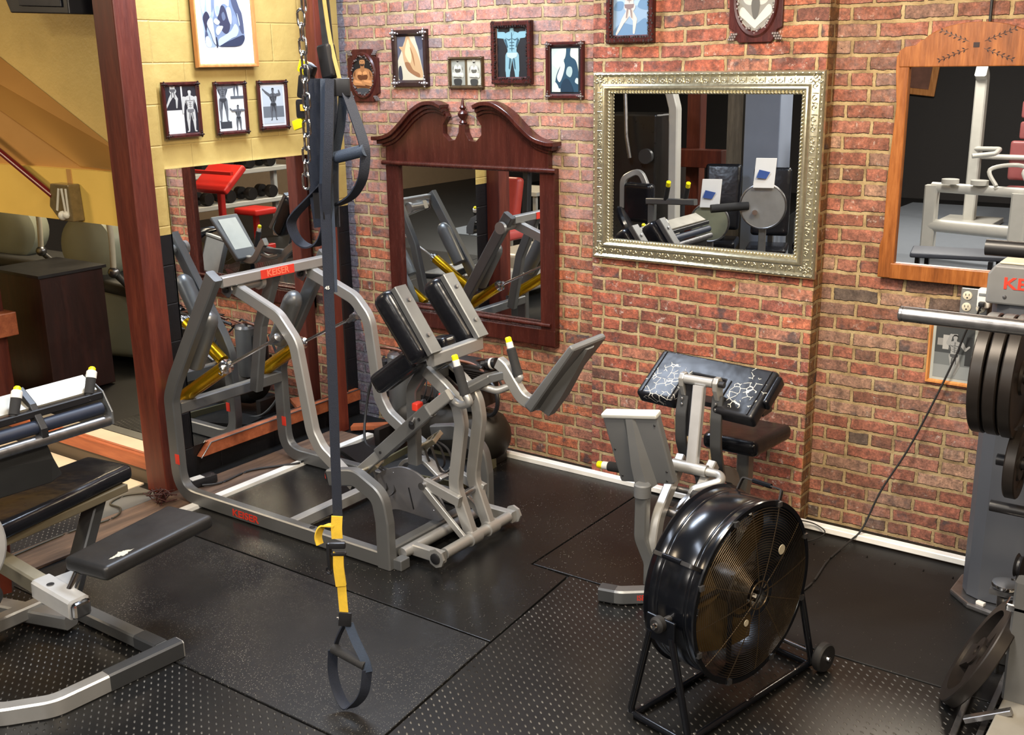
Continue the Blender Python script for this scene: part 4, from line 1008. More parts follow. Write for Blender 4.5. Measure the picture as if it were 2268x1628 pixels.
for y0_, y1_, top in ((-1.26, -1.30, (1.87,-1.30,.935)), (-1.04, -.985, (1.93,-.98,.955))):
    q = V(top); g0 = q + V((.05,0,-.155)); 
    MB().sweep([(1.80,y0_,.735),(1.88,(y0_+y1_)/2,.715),(1.945,q.y,.745),g0+V((.012,0,-.01)),g0], .018, (0,1,0), .07, 8).build('handle_tube', M['silver'], t)
    h_ = MB().lathe([(.0,0),(.024,0),(.024,.012),(.022,.02),(.022,.125),(.018,.13),(0,.13)], g0, q-g0).build('foam_grip', M['foam'], t)
    MB().lathe([(.019,0),(.019,.006),(.0,.006)], g0, g0-q).build('grip_collar', M['steel'], h_)
    dd = (q-g0).normalized()
    MB().lathe([(0,0),(.016,0),(.016,.028),(0,.028)], g0+dd*.13, dd).build('white_collar', M['white'], h_)
    MB().lathe([(0,0),(.015,0),(.015,.018),(.010,.024),(0,.024)], g0+dd*.158, dd).build('yellow_button', M['ycap'], h_)
# console on a curved arm
MB().sweep([(1.80,-1.17,.74),(1.83,-1.02,.77),(1.90,-.98,.79)], (.04,.05), (0,0,1), .04).build('console_bracket', M['mid'], t)
MB().sweep([(1.87,-.98,.845),(1.90,-.98,.83),(2.02,-.98,.67),(2.16,-.98,.695)], (.045,.06), (0,1,0), .13, 8).build('console_arm', M['silver'], t)
cb = MB(); cR = Matrix.Rotation(math.radians(-52), 3, 'Y')
cc = V((2.235,-.985,.85)); cx, cz = V((math.cos(math.radians(52)),0,math.sin(math.radians(52)))), V((-math.sin(math.radians(52)),0,math.cos(math.radians(52))))
# slab seen from behind: long side up the slope
def tpc(v): return V((v.x, v.y*(1-.10*(-v.x)/.2), v.z*(1-.2*(v.x)/.2)))
cb.pad(cc, (.42,.25,.042), Matrix(((cx.x,0,cz.x),(0,1,0),(cx.z,0,cz.z))), .016, 3, tpc)
con = cb.build('console', M['console'], t)
mb = MB(); mb.loft([[cc+cx*a+cz*(-.02)+V((0,s1*w,0))+cz*(-dp*k) for s1, k in ((-1,0),(-.6,1),(.6,1),(1,0))] for a, w, dp in ((-.205,.045,.055),(-.08,.06,.05),(.06,.05,.03),(.19,.04,.008))]); mb.build('console_back_rib', M['console'], con)
MB().prism([cc+cx*a+cz*.0215+V((0,b,0)) for a, b in ((-.17,-.09),(.17,-.09),(.17,.09),(-.17,.09))], cz*.002).build('instruction_panel', plain('placard_mat', rgb(196,198,190), .4), con, False)
# telescoping diagonal tube with holes
d = V((1.80-1.40,0,.745-.41)).normalized(); nrm = V((-d.z,0,d.x))
dt = MB().sweep([(1.375,-1.285,.385),(1.70,-1.285,.665)], (.045,.068), (0,1,0)).build('telescoping_tube', M['mid'], t)
MB().sweep([(1.24,-1.285,.268),(1.40,-1.285,.405)], (.034,.052), (0,1,0)).sweep([(1.68,-1.285,.647),(1.82,-1.285,.76)], (.034,.052), (0,1,0)).build('inner_tube', M['silver'], t)
for k, r_ in ((.30,.018),(.36,.008),(.03,.007)):
    q = V((1.375,-1.309,.385))+d*k; MB().lathe([(0,0),(r_,0),(r_,.0015),(0,.002)], q, (0,-1,0), 16).build('tube_hole', M['black'], dt)
MB().cyl((1.62,-1.33,.60),(1.60,-1.24,.64),.012).build('pull_pin', M['steel'], t); MB().pad((1.595,-1.25,.655),(.035,.05,.04),None,.01,3).build('red_knob', M['red'], t)
# shroud plates, arched guard and links at the front pivot
out_ = [(1.20,.13),(1.28,.22),(1.40,.275),(1.50,.275),(1.58,.235),(1.66,.165),(1.69,.10),(1.66,.055),(1.58,.045),(1.40,.05),(1.30,.03),(1.235,.075)]
mb = MB(); mb.prism([V((x+.02,-1.215,z+.03)) for x, z in [(p.x, p.y) for p in smooth_path([(a,b,0) for a, b in out_], 4, True)]], (0,.012,0)); sh = mb.build('shroud_plate', plain('shroud_grey_mat', (.2,.2,.215,1), .4, .5), t, False, bevel=.002)
MB().box((1.50,-1.2165,.16),(.006,.002,.11),Ry(-14)).lathe([(.005,0),(.009,0),(.009,.002),(.005,.002)], (1.31,-1.215,.12), (0,-1,0), 16).build('slot_mark', M['black'], sh, False)
for q in ((1.245,.155),(1.37,.24),(1.62,.10)): MB().sph((q[0]+.02,-1.216,q[1]+.03),.004,(1,.4,1),8).build('rivet', M['chrome'], sh)
MB().sweep([(1.33,-1.14,.20),(1.42,-1.14,.325),(1.54,-1.14,.345),(1.65,-1.14,.27)], (.06,.02), (0,1,0), .08, 8).build('arched_guard', M['silver'], t)
for y in (-1.26, -1.07):
    MB().sweep([(1.63,y,.285),(1.84,y,.235)], (.03,.05), (0,1,0)).build('upper_link', M['silver'], t)
    MB().sweep([(1.64,y-.015,.26),(1.87,y-.015,.065)], (.016,.032), (0,1,0)).build('diagonal_link', M['silver'], t)
MB().cyl((1.63,-1.29,.275),(1.63,-1.04,.275),.018).cyl((1.80,-1.25,.235),(1.80,-1.05,.24),.016).build('link_pin', M['steel'], t)
MB().cyl((1.72,-1.54,.055),(1.72,-.90,.055),.026).build('pivot_tube', M['silver'], t)
for y, s_ in ((-1.47,-1),(-.93,1)):
    f = MB().sweep([(1.735,y,.055),(1.905,y,.055)], (.04,.055), (0,1,0)).build('foot_link', M['silver'], t)
    MB().lathe([(0,0),(.045,0),(.045,.012),(0,.012)], (1.885,y+s_*.021,.058), (0,s_,0), 8).build('hex_plate', M['silver'], f)
    MB().lathe([(0,0),(.026,0),(.026,.006),(.014,.010),(0,.010)], (1.885,y+s_*.034,.058), (0,s_,0), 12).build('black_bolt', M['black'], f)
MB().cyl((1.885,-1.44,.058),(1.885,-.95,.058),.026).build('foot_axle', M['silver'], t)
for y in (-1.225, -1.09): MB().cyl((1.885,y-.035,.058),(1.885,y+.035,.058),.035).build('axle_collar', M['silver'], t)
for y in (-1.60,): MB().box((1.74,y+.03,.025),(.05,.06,.05)).build('foot_block', M['mid'], t, False, bevel=.004)
# pedals with toe straps
for px_, py_, pz_ in ((1.30,-1.25,.30),(1.545,-1.10,.43)):
    pr = MB(); R_ = Ry(-35) @ Rx(20)
    for k in (-.045, 0, .045): pr.box(V((px_,py_,pz_))+R_@V((k,0,0)), (.012,.085,.022), R_)
    for k in (-.038, .038): pr.box(V((px_,py_,pz_))+R_@V((0,k,0)), (.10,.012,.026), R_)
    pr.cyl(V((px_,py_-.09,pz_)), V((px_,py_+.06,pz_)), .009)
    pd_ = pr.build('foot_pedal', plain('pedal_alloy_mat', rgb(168,160,140), .3, .8), t, False, bevel=.002)
    for k in (-.02, .03):
        MB().sweep(smooth_path([V((px_,py_,pz_))+V(p) for p in ((k-.02,.03,-.01),(k+.03,.05,-.05),(k+.07,.03,-.12),(k+.055,-.03,-.135),(k+.03,-.045,-.07),(k-.01,-.03,-.01))], 5), (.014,.003), (0,1,0)).build('toe_strap', M['rubber'], pd_)
# ------------------------------------------------------------------ arm curl machine
t = thing('arm_curl_machine', 'silver arm curl machine with cracked black elbow pad and grey console back', 'exercise machine', (2.84,-.85,0))
XC = 2.84
# elbow pad: slopes down towards the room, with a slot cut in its lower edge
th = math.radians(36); sd = V((0,-math.cos(th),-math.sin(th))); sn = V((0,-math.sin(th),math.cos(th)))
o0 = V((XC-.012,-.655,.922))
W2, L2 = .293, .262
PZ = Rz(-7)
def PP(a, b): return o0 + PZ @ (V((a,0,0)) + sd*b)
outl = [(-W2,0),(W2,0),(W2,L2),(.10,L2),(.085,.10),(-.085,.10),(-.10,L2),(-W2,L2)]
pad_m = vinyl('cracked_vinyl_mat', [(-.20,.17-.13*math.cos(th),.915-.13*math.sin(th),.115),(.18,.195-.17*math.cos(th),.925-.17*math.sin(th),.085),(.195,.195-.06*math.cos(th),.925-.06*math.sin(th),.03)])
mb = MB(); mb.softprism([PP(a,b)-(PZ@sn)*.07 for a, b in outl], (PZ@sn)*.07, .018, 4)
ep = mb.build('elbow_pad', pad_m, t); sn_ = sn
mb = MB()
for a in (-.265,-.115,.115,.265):
    mb.sweep([PP(a,.012 if abs(a) > .2 else .10)+sn*.001, PP(a,L2-.012)+sn*.001], .0035)
mb.build('piping', M['vinyl'], ep)
MB().pad(PP(.302,.09)-sn*.035, (.028,.15,.055), Rz(-7)@Rx(36), .013, 4).build('side_bolster', M['vinyl'], ep)
MB().bb(XC-.26,XC+.26,-.79,-.70,.745,.765).build('pad_board', M['black'], t, False)
# pivot yoke in the slot
for s in (-1, 1):
    x = XC+s*.078
    m2 = MB(); m2.prism([(x-.012,-.86,.80),(x-.012,-.815,.80),(x-.012,-.83,.885),(x-.012,-.845,.905),(x-.012,-.875,.905),(x-.012,-.89,.885),(x-.012,-.885,.85)], (.024,0,0)); m2.build('pivot_ear', M['silver'], t, False, bevel=.005)
    up = MB().sweep([(x,-.845,.82),(x+s*.004,-.865,.72),(x+s*.004,-.86,.60),(x,-.82,.50),(x-s*.004,-.79,.44)], (.05,.018), (1,0,0), .1, 6).build('curved_plate', M['grey'], t)
    for k in (.79,.765): MB().sph((x,-.872,k),.007,(1,.5,1),10).build('plate_bolt', M['steel'], up)
MB().cyl((XC-.065,-.868,.88),(XC+.065,-.868,.88),.021).build('pivot_bar', M['silver'], t)
MB().cyl((XC+.09,-.868,.88),(XC+.115,-.868,.88),.014).build('pivot_bolt', M['black'], t)
MB().sweep([(XC-.05,-.85,.86),(XC-.052,-.84,.78),(XC-.045,-.84,.62)], (.035,.03), (1,0,0)).build('inner_lever', M['black'], t)
MB().sweep([(XC+.01,-.885,.865),(XC+.012,-.935,.53)], (.05,.035), (1,0,0)).build('lever_arm', plain('light_silver_mat', (.55,.56,.58,1), .33, .5), t)
MB().cyl((XC-.075,-.945,.515),(XC+.085,-.945,.515),.026).build('cross_tube', M['silver'], t)
MB().sweep([(XC+.085,-.945,.515),(XC+.15,-.945,.512),(XC+.17,-.985,.50),(XC+.07,-1.03,.46),(XC+.065,-1.04,.44)], .019, (0,0,1), .04, 6).build('handle_tube', M['silver'], t)
MB().lathe([(0,0),(.022,0),(.022,.11),(0,.11)], (XC+.068,-1.04,.445), (.92,-.1,-.28)).build('foam_grip', M['foam'], t)
MB().sweep([(XC-.075,-.945,.515),(XC-.14,-.945,.512),(XC-.17,-.985,.50),(XC-.22,-1.0,.47)], .019, (0,0,1), .04, 6).build('handle_tube', M['silver'], t)
g = MB().lathe([(0,0),(.022,0),(.022,.14),(0,.14)], (XC-.22,-1.0,.47), (-1,0,-.05)).build('foam_grip', M['foam'], t)
MB().lathe([(0,0),(.018,0),(.018,.03),(0,.03)], (XC-.36,-1.0,.463), (-1,0,-.05)).build('white_collar', M['white'], g)
MB().lathe([(0,0),(.016,0),(.016,.025),(.011,.03),(0,.03)], (XC-.39,-1.0,.4615), (-1,0,-.05)).build('yellow_button', M['ycap'], g)
# seat and rear post
def tps(v): return V((v.x*(1-.22*max(0,-v.y)/.17), v.y, v.z*(1+.0*v.y)))
MB().pad((XC+.01,-.40,.50),(.34,.34,.075),None,.034,5,tps).build('seat', M['vinyl'], t)
MB().bb(XC-.10,XC+.12,-.50,-.30,.45,.466).build('seat_plate', M['grey'], t, False)
MB().sweep([(XC+.03,-.42,.46),(XC+.03,-.42,.30),(XC+.02,-.50,.05)], (.06,.07), (1,0,0)).build('seat_post', M['mid'], t)
for s in (-1,1): MB().sweep([(XC+s*.075,-.80,.46),(XC+s*.08,-.66,.40),(XC+s*.075,-.58,.06)], (.03,.07), (1,0,0), .1, 6).build('rear_leg', M['mid'], t)
# curved front legs
for s in (-1, 1):
    MB().sweep([(XC+s*.075,-.86,.52),(XC+s*.07,-.97,.43),(XC+s*.05,-1.12,.34),(XC+s*.045,-1.16,.22),(XC+s*.045,-1.13,.04)], (.04,.055), (1,0,0), .12, 8).build('curved_leg', M['silver'], t)
MB().cyl((XC-.07,-.93,.40),(XC+.08,-.93,.40),.014).sweep([(XC+.02,-.93,.40),(XC-.02,-1.03,.34)], (.02,.03), (1,0,0)).cyl((XC-.06,-1.03,.335),(XC+.03,-1.03,.33),.022).build('lower_linkage', M['steel'], t)
MB().sweep(smooth_path([(XC,-1.03,.33),(XC-.01,-1.06,.28),(XC+.02,-1.05,.25),(XC-.03,-1.04,.26),(XC+.03,-1.0,.22)], 6), .005).build('air_hose', M['rubber'], t)
MB().bb(XC-.02,XC+.10,-1.16,-1.0,.06,.23).build('valve_box', M['purple'], t, False, bevel=.006)
MB().sweep([(XC+.02,-.50,.04),(XC,-1.15,.04),(XC,-1.24,.04)], (.06,.06), (1,0,0)).build('base_rail', M['mid'], t)
mb = MB(); mb.sweep([(XC-.205,-1.325,.035),(XC-.12,-1.305,.035),(XC-.03,-1.235,.035),(XC+.03,-1.235,.035),(XC+.12,-1.305,.035),(XC+.205,-1.325,.035)], (.062,.062), (0,0,1), .06, 5)
bf = mb.build('front_foot', M['mid'], t)
MB().sweep([(XC-.2055,-1.325,.0352),(XC-.138,-1.3102,.0352)], (.0635,.0635), (0,0,1)).build('black_foot_sleeve', M['grey'], bf)
text('lettering', 'KEISER', basis((XC-.0435,-1.2838,.035),(.79,.61,0),(0,0,1)), .034, M['red'], t, .0008, .8)
MB().sweep([(XC-.03,-.46,.035),(XC+.19,-.46,.035)], (.06,.06), (0,0,1)).build('rear_foot', M['mid'], t)
# console board seen from behind on its own post
MB().sweep([(XC-.09,-1.18,.45),(XC-.09,-1.185,.26),(XC-.05,-1.17,.15),(XC-.05,-1.17,.05)], (.042,.055), (0,1,0), .1, 6).build('console_post', M['mid'], t)
MB().lathe([(0,0),(.036,0),(.036,.05),(.030,.055),(0,.055)], (XC-.092,-1.18,.445), (0,0,1)).build('console_socket', M['console'], t)
cR = Rx(-14) @ Ry(0)
K = Matrix.Rotation(math.radians(-9), 3, 'Y') @ Rx(14)
kc = V((XC-.135,-1.13,.635))
mb = MB(); mb.pad(kc, (.26,.04,.33), K, .014, 3); cn = mb.build('console', M['console'], t)
mb = MB(); mb.loft([[kc+K@V((w*s1, -.02-dp*k, zz)) for s1, k in ((-1,0),(-.55,1),(.55,1),(1,0))] for zz, w, dp in ((-.165,.05,.05),(-.05,.042,.045),(.05,.034,.025),(.15,.028,.004))]); mb.build('console_back_rib', M['console'], cn)
MB().pad(kc+K@V((0,0,.160)), (.262,.052,.022), K, .009, 3).build('top_lip', plain('light_console_mat', rgb(190,192,188), .45), cn)
for a, b in ((-.11,-.13),(-.11,.0),(.11,-.1),(.11,.12),(.10,-.145),(-.02,-.15)): MB().sph(kc+K@V((a,-.021,b)),.005,(1,.4,1),8).build('screw', M['black'], cn)
MB().box(kc+K@V((0,.021,0)),(.22,.002,.28),K).build('instruction_panel', plain('placard_b_mat', rgb(200,202,196), .4), cn, False)
# ------------------------------------------------------------------ drum fan
az = math.radians(-12.5); n = V((math.cos(az), math.sin(az), 0)); e = V((-math.sin(az), math.cos(az), 0)); U = V((0,0,1))
fc = V((3.46,-1.69,.43)); R = .322; D = .205
t = thing('drum_fan', 'black drum fan on a wheeled tube stand, right of the hanging strap', 'fan', (3.34,-1.66,0))
def FP(a, b, c): return fc + n*a + e*b + U*c     # a: along axis (front +), b: sideways, c: up
rc = fc - n*D
prof = [(R-.012,-.004),(R+.004,-.004),(R+.006,.002),(R-.004,.010),(R-.006,.030),(R-.008,.034),(R-.006,.038),(R-.006,.044),(R-.008,.048),(R-.006,.052),(R-.006,D-.052),(R-.008,D-.048),(R-.006,D-.044),(R-.006,D-.038),(R-.008,D-.034),(R-.006,D-.030),(R-.004,D-.010),(R+.006,D-.002),(R+.004,D+.004),(R-.012,D+.004),(R-.014,D),(R-.014,.0)]
n_ = 72; rings = []
for i in range(n_):
    a = 2*PI*i/n_; d = e*math.cos(a)+U*math.sin(a); rings.append([rc+n*h+d*r for r, h in prof])
MB().loft(rings, loop=True).build('drum', M['satin'], t)
dirty = plain('dusty_wire_mat', rgb(84,72,56), .35, .6, .25, 20.)
def guard(pos, sgn, nm):
    mb = MB()
    nr = 27
    for k in range(nr):
        r = .075+(R-.02-.075)*k/(nr-1); dome = .028*(1-(r/R)**2)**.8
        mb.tor(pos+n*sgn*dome, n, r, .0010, 72, 5)
    for k in range(12):
        a = 2*PI*k/12+.1; d = e*math.cos(a)+U*math.sin(a)
        pts = [pos+d*r+n*sgn*(.028*(1-(r/R)**2)**.8-.002) for r in (.03,.10,.17,.24,.29,R-.008)]
        mb.sweep(pts, .0019)
    mb.tor(pos+n*sgn*.026, n, .05, .003, 32, 6)
    return mb.build(nm, dirty, t)
guard(fc+n*.0, 1, 'front_grille'); guard(rc, -1, 'rear_grille')
mb = MB()
for k in range(8):
    a = 2*PI*k/8+.39; d = e*math.cos(a)+U*math.sin(a); q = fc+d*(R-.006)
    mb.box(q+n*.005, (.014,.018,.018), Rz(math.degrees(az)))
mb.build('grille_clip', M['steel'], t, False)
# motor, mesh disc, blades
MB().lathe([(0,-.10),(.055,-.10),(.062,-.09),(.065,-.03),(.065,.0),(.055,.012),(.02,.016),(0,.016)], fc-n*.05, n, 32).build('motor', M['black'], t)
mb = MB()
for k in range(14):
    a = 2*PI*k/14; d = e*math.cos(a)+U*math.sin(a); mb.box(fc-n*.04+d*.062, (.05,.006,.012), Rz(math.degrees(az)))
mb.build('motor_fin', M['iron'], t, False)
MB().tor(fc-n*.03, n, .095, .006, 40, 8).build('motor_ring', M['black'], t)
MB().lathe([(0,0),(.018,0),(.018,.012),(0,.012)], fc-n*.034, n).build('hub_nut', M['steel'], t)
blade_m = plain('dusty_blade_mat', rgb(104,86,56), .42, .4, .25, 8.)
for k in range(3):
    a0 = 2*PI*k/3+.6; rows = []
    for i in range(8):
        r = .06+(R-.045-.06)*i/7; wd = .45+.55*math.sin(PI*(.2+.65*i/7)); row = []
        for j in range(7):
            f = j/6-.5; a = a0+f*1.25*wd*(.55+.45*(.18/max(r,.1)))
            row.append(fc-n*.13+n*(f*.075)+(e*math.cos(a)+U*math.sin(a))*r)
        rows.append(row)
    mb = MB()
    for s in (0, 1):
        vs = [p+n*(.002*s) for r_ in rows for p in r_]; fs = []
        for i in range(7):
            for j in range(6): fs.append((i*7+j, i*7+j+1, (i+1)*7+j+1, (i+1)*7+j))
        mb._faces(vs, fs)
    mb.build('blade', blade_m, t, fix=False)
MB().sweep([fc-n*.09+e*(-R+.02), fc-n*.09+e*(R-.02)], (.02,.004), n).sweep([fc-n*.09+U*(-R+.02), fc-n*.09+U*(R-.02)], (.02,.004), n).build('motor_bracket', M['black'], t)
def badge(b, c, r): MB().lathe([(0,0),(r,0),(r,.002),(0,.002)], FP(.031*(1-((b*b+c*c)/R**2))+.003, b, c), n, 20).build('round_sticker', M['cream'], t)
badge(.12,.13,.018); badge(-.075,-.075,.012)
# handles on the drum
for a, sp in ((math.radians(62), 1), (math.radians(148), 1)):
    d = e*math.cos(a)+U*math.sin(a); q = fc+d*(R-.002)
    p = [q-n*.015, q-n*.02+d*.045, q-n*(D-.02)+d*.045, q-n*(D-.015)]
    h = MB().sweep(p, (.014,.006), n.cross(d), .012, 4).build('handle', M['black'], t)
    MB().sweep([p[1]-n*.045, p[2]+n*.045], .009).build('handle_grip', M['satin'], h)
# stand: two side loops joined by long rails, axle with wheels
m = -D/2
tube = .0125
for s in (-1, 1):
    b = s*(R+.035)
    piv = FP(m, b, -.02)
    lp = [FP(m-.045,b,-.06), FP(m-.125,b+s*.0,-.395), FP(m-.12,b+s*.0,-.415), FP(m+.12,b,-.415), FP(m+.125,b,-.395), FP(m+.045,b,-.06)]
    f = MB().sweep(lp, tube, e, .03, 6).build('stand_leg', M['satin'], t)
    MB().box(FP(m,b,-.045),(.12,.012,.09),Rz(math.degrees(az))).build('pivot_plate', M['satin'], f, False, bevel=.004)
    MB().lathe([(0,0),(.028,0),(.028,.02),(.02,.026),(0,.026)], FP(m,b+s*.004,-.02), e*s, 24).build('pivot_knob', M['rubber'], f)
    MB().lathe([(0,0),(.012,0),(.010,.012),(0,.014)], FP(m,b+s*.03,-.02), e*s, 12).build('pivot_bolt', M['chrome'], f)
    MB().cyl(FP(m,b,-.02), FP(m,s*(R-.01),-.02), .012).build('pivot_pin', M['steel'], f)
for a in (m-.115, m+.115):
    r_ = MB().sweep([FP(a,-(R+.03),-.415), FP(a,R+.03,-.415)], tube).build('stand_rail', M['satin'], t)
    for b in (-.31,-.02,.27): MB().sph(FP(a,b,-.402),.006,(1,1,.5),8).build('rail_bolt', M['steel'], r_)
MB().cyl(FP(m-.15,R+.05,-.375), FP(m+.175,R+.05,-.375), .008).build('axle', M['steel'], t)
for a in (m-.165, m+.165):
    w_ = MB().lathe([(.02,-.018),(.050,-.018),(.056,-.010),(.056,.010),(.050,.018),(.02,.018)], FP(a,R+.05,-.373), n, 32).build('wheel', M['rubber'], t)
    MB().lathe([(0,-.014),(.035,-.014),(.035,.014),(0,.014)], FP(a,R+.05,-.373), n, 24).build('wheel_hub', M['grey'], w_)
    MB().lathe([(0,0),(.011,0),(.009,.01),(0,.012)], FP(a+(.018 if a > m else -.018),R+.05,-.373), n*(1 if a > m else -1), 12).build('hub_cap', M['chrome'], w_)
for a in (m-.12, m+.12): MB().bb(0,0,0,0,0,0) if False else MB().box(FP(a,-(R+.03),-.42),(.03,.035,.02),Rz(math.degrees(az))).build('rubber_foot', M['rubber'], t, False)
# ------------------------------------------------------------------ seated machine in the lower left corner
t = thing('seated_pad_machine', 'seated machine at the left edge with yellow-capped handles and a torn black pad', 'exercise machine', (1.1,-2.75,0))
torn = NT('torn_vinyl_mat')
def torn_vinyl():
    t_ = torn; p = t_.pos(); n = t_.noise(p, 7., 3.)
    c = t_.mix(n, (.010,.010,.011,1), (.03,.03,.03,1))
    q = t_.vmath('SUBTRACT', p, (1.38-1.1, -2.72+2.75, .42)); s = t_.sep(q)
    d = t_.math('ADD', t_.math('ABSOLUTE', t_.math('MULTIPLY', s[0], 1.6)), t_.math('ABSOLUTE', t_.math('MULTIPLY', s[1], .8)))
    d = t_.math('ADD', d, t_.math('MULTIPLY', t_.math('SUBTRACT', t_.noise(p, 38., 4., .7), .5), .09))
    e = t_.math('LESS_THAN', d, .034)
    c = t_.mix(e, c, rgb(206,200,178))
    r = t_.math('ADD', t_.math('MULTIPLY_ADD', t_.noise(p, 9., 4.), .22, .3), t_.math('MULTIPLY', e, .4))
    return t_.out(c, r, t_.bump(t_.math('ADD', t_.noise(p, 11., 2.), t_.math('MULTIPLY', t_.noise(p, 220., 2.), .12)), .3, .006), 0.)
torn_vinyl()
# base
MB().sweep([(.80,-2.66,.032),(1.53,-2.66,.032)], (.06,.055), (0,1,0)).build('base_rail', M['mid'], t)
cf = MB().sweep([(1.52,-2.61,.033),(1.48,-3.12,.033),(1.37,-3.26,.033),(1.1,-3.36,.033),(.8,-3.38,.033)], (.07,.058), (0,0,1), .12, 8).build('cross_foot', M['silver'], t)
MB().sweep([(1.5196,-2.615,.0335),(1.496,-2.92,.0335)], (.074,.060), (0,0,1)).build('black_foot_sleeve', M['grey'], cf)
MB().lathe([(0,0),(.013,0),(.013,.001),(0,.0012)], (1.505,-2.80,.065), (0,0,1), 16).build('bolt_hole', M['black'], cf)
MB().sweep([(1.34,-2.66,.032),(1.47,-2.66,.032)], (.064,.060), (0,1,0)).build('grey_rail_sleeve', M['grey'], t)
# sliding tube ending in a pale block with chrome plug
MB().sweep([(.55,-2.90,.36),(1.12,-2.90,.30)], (.06,.07), (0,1,0)).build('slide_tube', plain('ochre_silver_mat', (.42,.38,.28,1), .4, .4), t)
blk = MB().sweep([(1.11,-2.90,.30),(1.345,-2.90,.28)], (.085,.078), (0,1,0)).build('slider_block', plain('pale_silver_mat', (.55,.55,.54,1), .4, .3), t)
MB().box((1.358,-2.90,.278),(.03,.074,.066),Ry(5)).build('chrome_plug', M['chrome'], blk, False, bevel=.012)
MB().lathe([(.009,0),(.014,0),(.014,.002),(.009,.002)], (1.19,-2.91,.333), (0,0,1), 20).build('slider_hole', M['steel'], blk)
MB().prism([(1.13,-2.86,.315),(1.28,-2.86,.305),(1.20,-2.77,.345)], (0,0,.012)).build('gusset', blk.data.materials[0], blk, False, bevel=.003)
MB().cyl((1.26,-2.875,.315),(1.27,-2.84,.375),.017).cyl((1.27,-2.84,.375),(1.272,-2.825,.40),.010).build('tilt_link', M['chrome'], t)
MB().sweep([(1.27,-2.83,.385),(1.27,-2.70,.365)], (.04,.03), (1,0,0)).cyl((1.22,-2.82,.385),(1.32,-2.82,.385),.012).build('pad_bracket', M['grey'], t)
def tpl(v): return V((v.x*(1+.06*(v.y)/.3), v.y, v.z))
MB().pad((1.29,-2.575,.405),(.235,.55,.058),Rz(8),.022,4,tpl).build('thigh_pad', torn.m, t)
# upper seat pad on black post with olive board
MB().pad((.765,-2.66,.505),(.32,.74,.07),Rz(8),.032,5,lambda v: V((v.x*(1-.15*v.y/.37), v.y, v.z))).build('seat_pad', M['vinyl'], t)
MB().box((.79,-2.66,.452),(.25,.64,.035),Rz(8)).build('pad_board', plain('olive_board_mat', rgb(92,84,66), .6), t, False, bevel=.004)
MB().sweep([(.80,-2.44,.43),(.84,-2.66,.02)], (.09,.05), (1,0,0)).build('black_post', M['grey'], t)
MB().sweep([(.52,-2.72,.42),(.56,-2.78,.06)], (.07,.06), (1,0,0)).build('rusty_post', plain('rust_red_paint_mat', rgb(116,48,30), .5, 0, .2), t)
MB().sweep([(.45,-2.9,.045),(1.0,-2.74,.045)], (.06,.07), (0,0,1)).build('lower_rail', M['silver'], t)
# roller bar assembly with handles
xb = .92
MB().cyl((xb+.02,-3.45,.80),(xb+.02,-2.425,.80),.024,n=24).build('chrome_bar', M['steel'], t)
MB().cyl((xb,-3.45,.852),(xb,-2.44,.852),.027,n=24).build('navy_roller', plain('navy_roller_mat', rgb(30,38,56), .5), t)
MB().sweep([(xb-.01,-3.45,.905),(xb-.01,-2.43,.905)], (.03,.03), (0,0,1)).build('black_bar', M['black'], t)
MB().prism([(xb-.03,-3.45,.918),(xb-.03,-2.43,.918),(xb-.12,-2.43,.965),(xb-.12,-3.45,.965)], (.003,0,.008)).build('shelf_plate', plain('pale_plate_mat', rgb(186,182,170), .35, .4), t, False)
MB().prism([(xb+.05,-2.425,.785),(xb+.05,-2.425,.84),(xb+.0,-2.425,.92),(xb-.11,-2.425,.975),(xb-.125,-2.425,.95),(xb-.04,-2.425,.885),(xb-.02,-2.425,.78)], (0,.008,0)).build('end_plate', M['mid'], t, False, bevel=.003)
MB().prism([(xb+.04,-2.70,.80),(xb+.04,-2.70,.85),(xb-.02,-2.70,.94),(xb-.10,-2.70,.995),(xb-.11,-2.70,.975),(xb-.04,-2.70,.90),(xb-.02,-2.70,.82)], (0,-.03,0)).build('black_clamp', M['black'], t, False, bevel=.004)
for y in (-2.80, -2.475):
    a = V((xb-.015,y,.92)); d = V((-.25,.42,.87)).normalized()
    g = MB().lathe([(0,-.03),(.014,-.03),(.014,0),(.019,.0),(.020,.065),(0,.065)], a, d).build('foam_grip', M['foam'], t)
    MB().lathe([(0,0),(.021,0),(.021,.026),(.016,.032),(0,.032)], a+d*.065, d).build('white_collar', M['white'], g)
    MB().lathe([(0,0),(.015,0),(.014,.012),(.008,.018),(0,.019)], a+d*.095, d).build('yellow_button', M['ycap'], g)
MB().prism([(xb-.01,-3.5,.80),(xb-.01,-2.69,.79),(xb-.02,-2.66,.70),(xb-.04,-2.62,.615),(xb-.06,-2.66,.585),(xb-.08,-3.5,.60)], (-.02,0,0)).build('dark_panel', M['grey'], t, False, bevel=.006)
MB().sweep([(.86,-3.2,.60),(.80,-3.2,.40),(.80,-3.2,.06)], (.06,.06), (0,1,0)).sweep([(.80,-3.38,.06),(.80,-2.7,.06)],(.06,.06),(0,0,1)).build('side_post', M['silver'], t)
MB().lathe([(0,-.03),(.12,-.03),(.16,-.022),(.175,0),(.16,.022),(.12,.03),(0,.03)], (.50,-2.86,.92), V((.6,-.3,.35)), 36).build('round_back_pad', M['vinyl'], t)
cd = MB().lathe([(.15,-.012),(.185,-.012),(.19,-.008),(.19,.008),(.185,.012),(.15,.012)], (1.07,-3.20,.56), V((.75,-.35,.25)), 48).build('cam_rim', plain('pale_rim_mat', rgb(150,150,150), .4, .5), t)
MB().lathe([(0,-.006),(.155,-.006),(.155,.006),(0,.006)], (1.07,-3.20,.56), V((.75,-.35,.25)), 40).build('cam_disc', M['grey'], t)
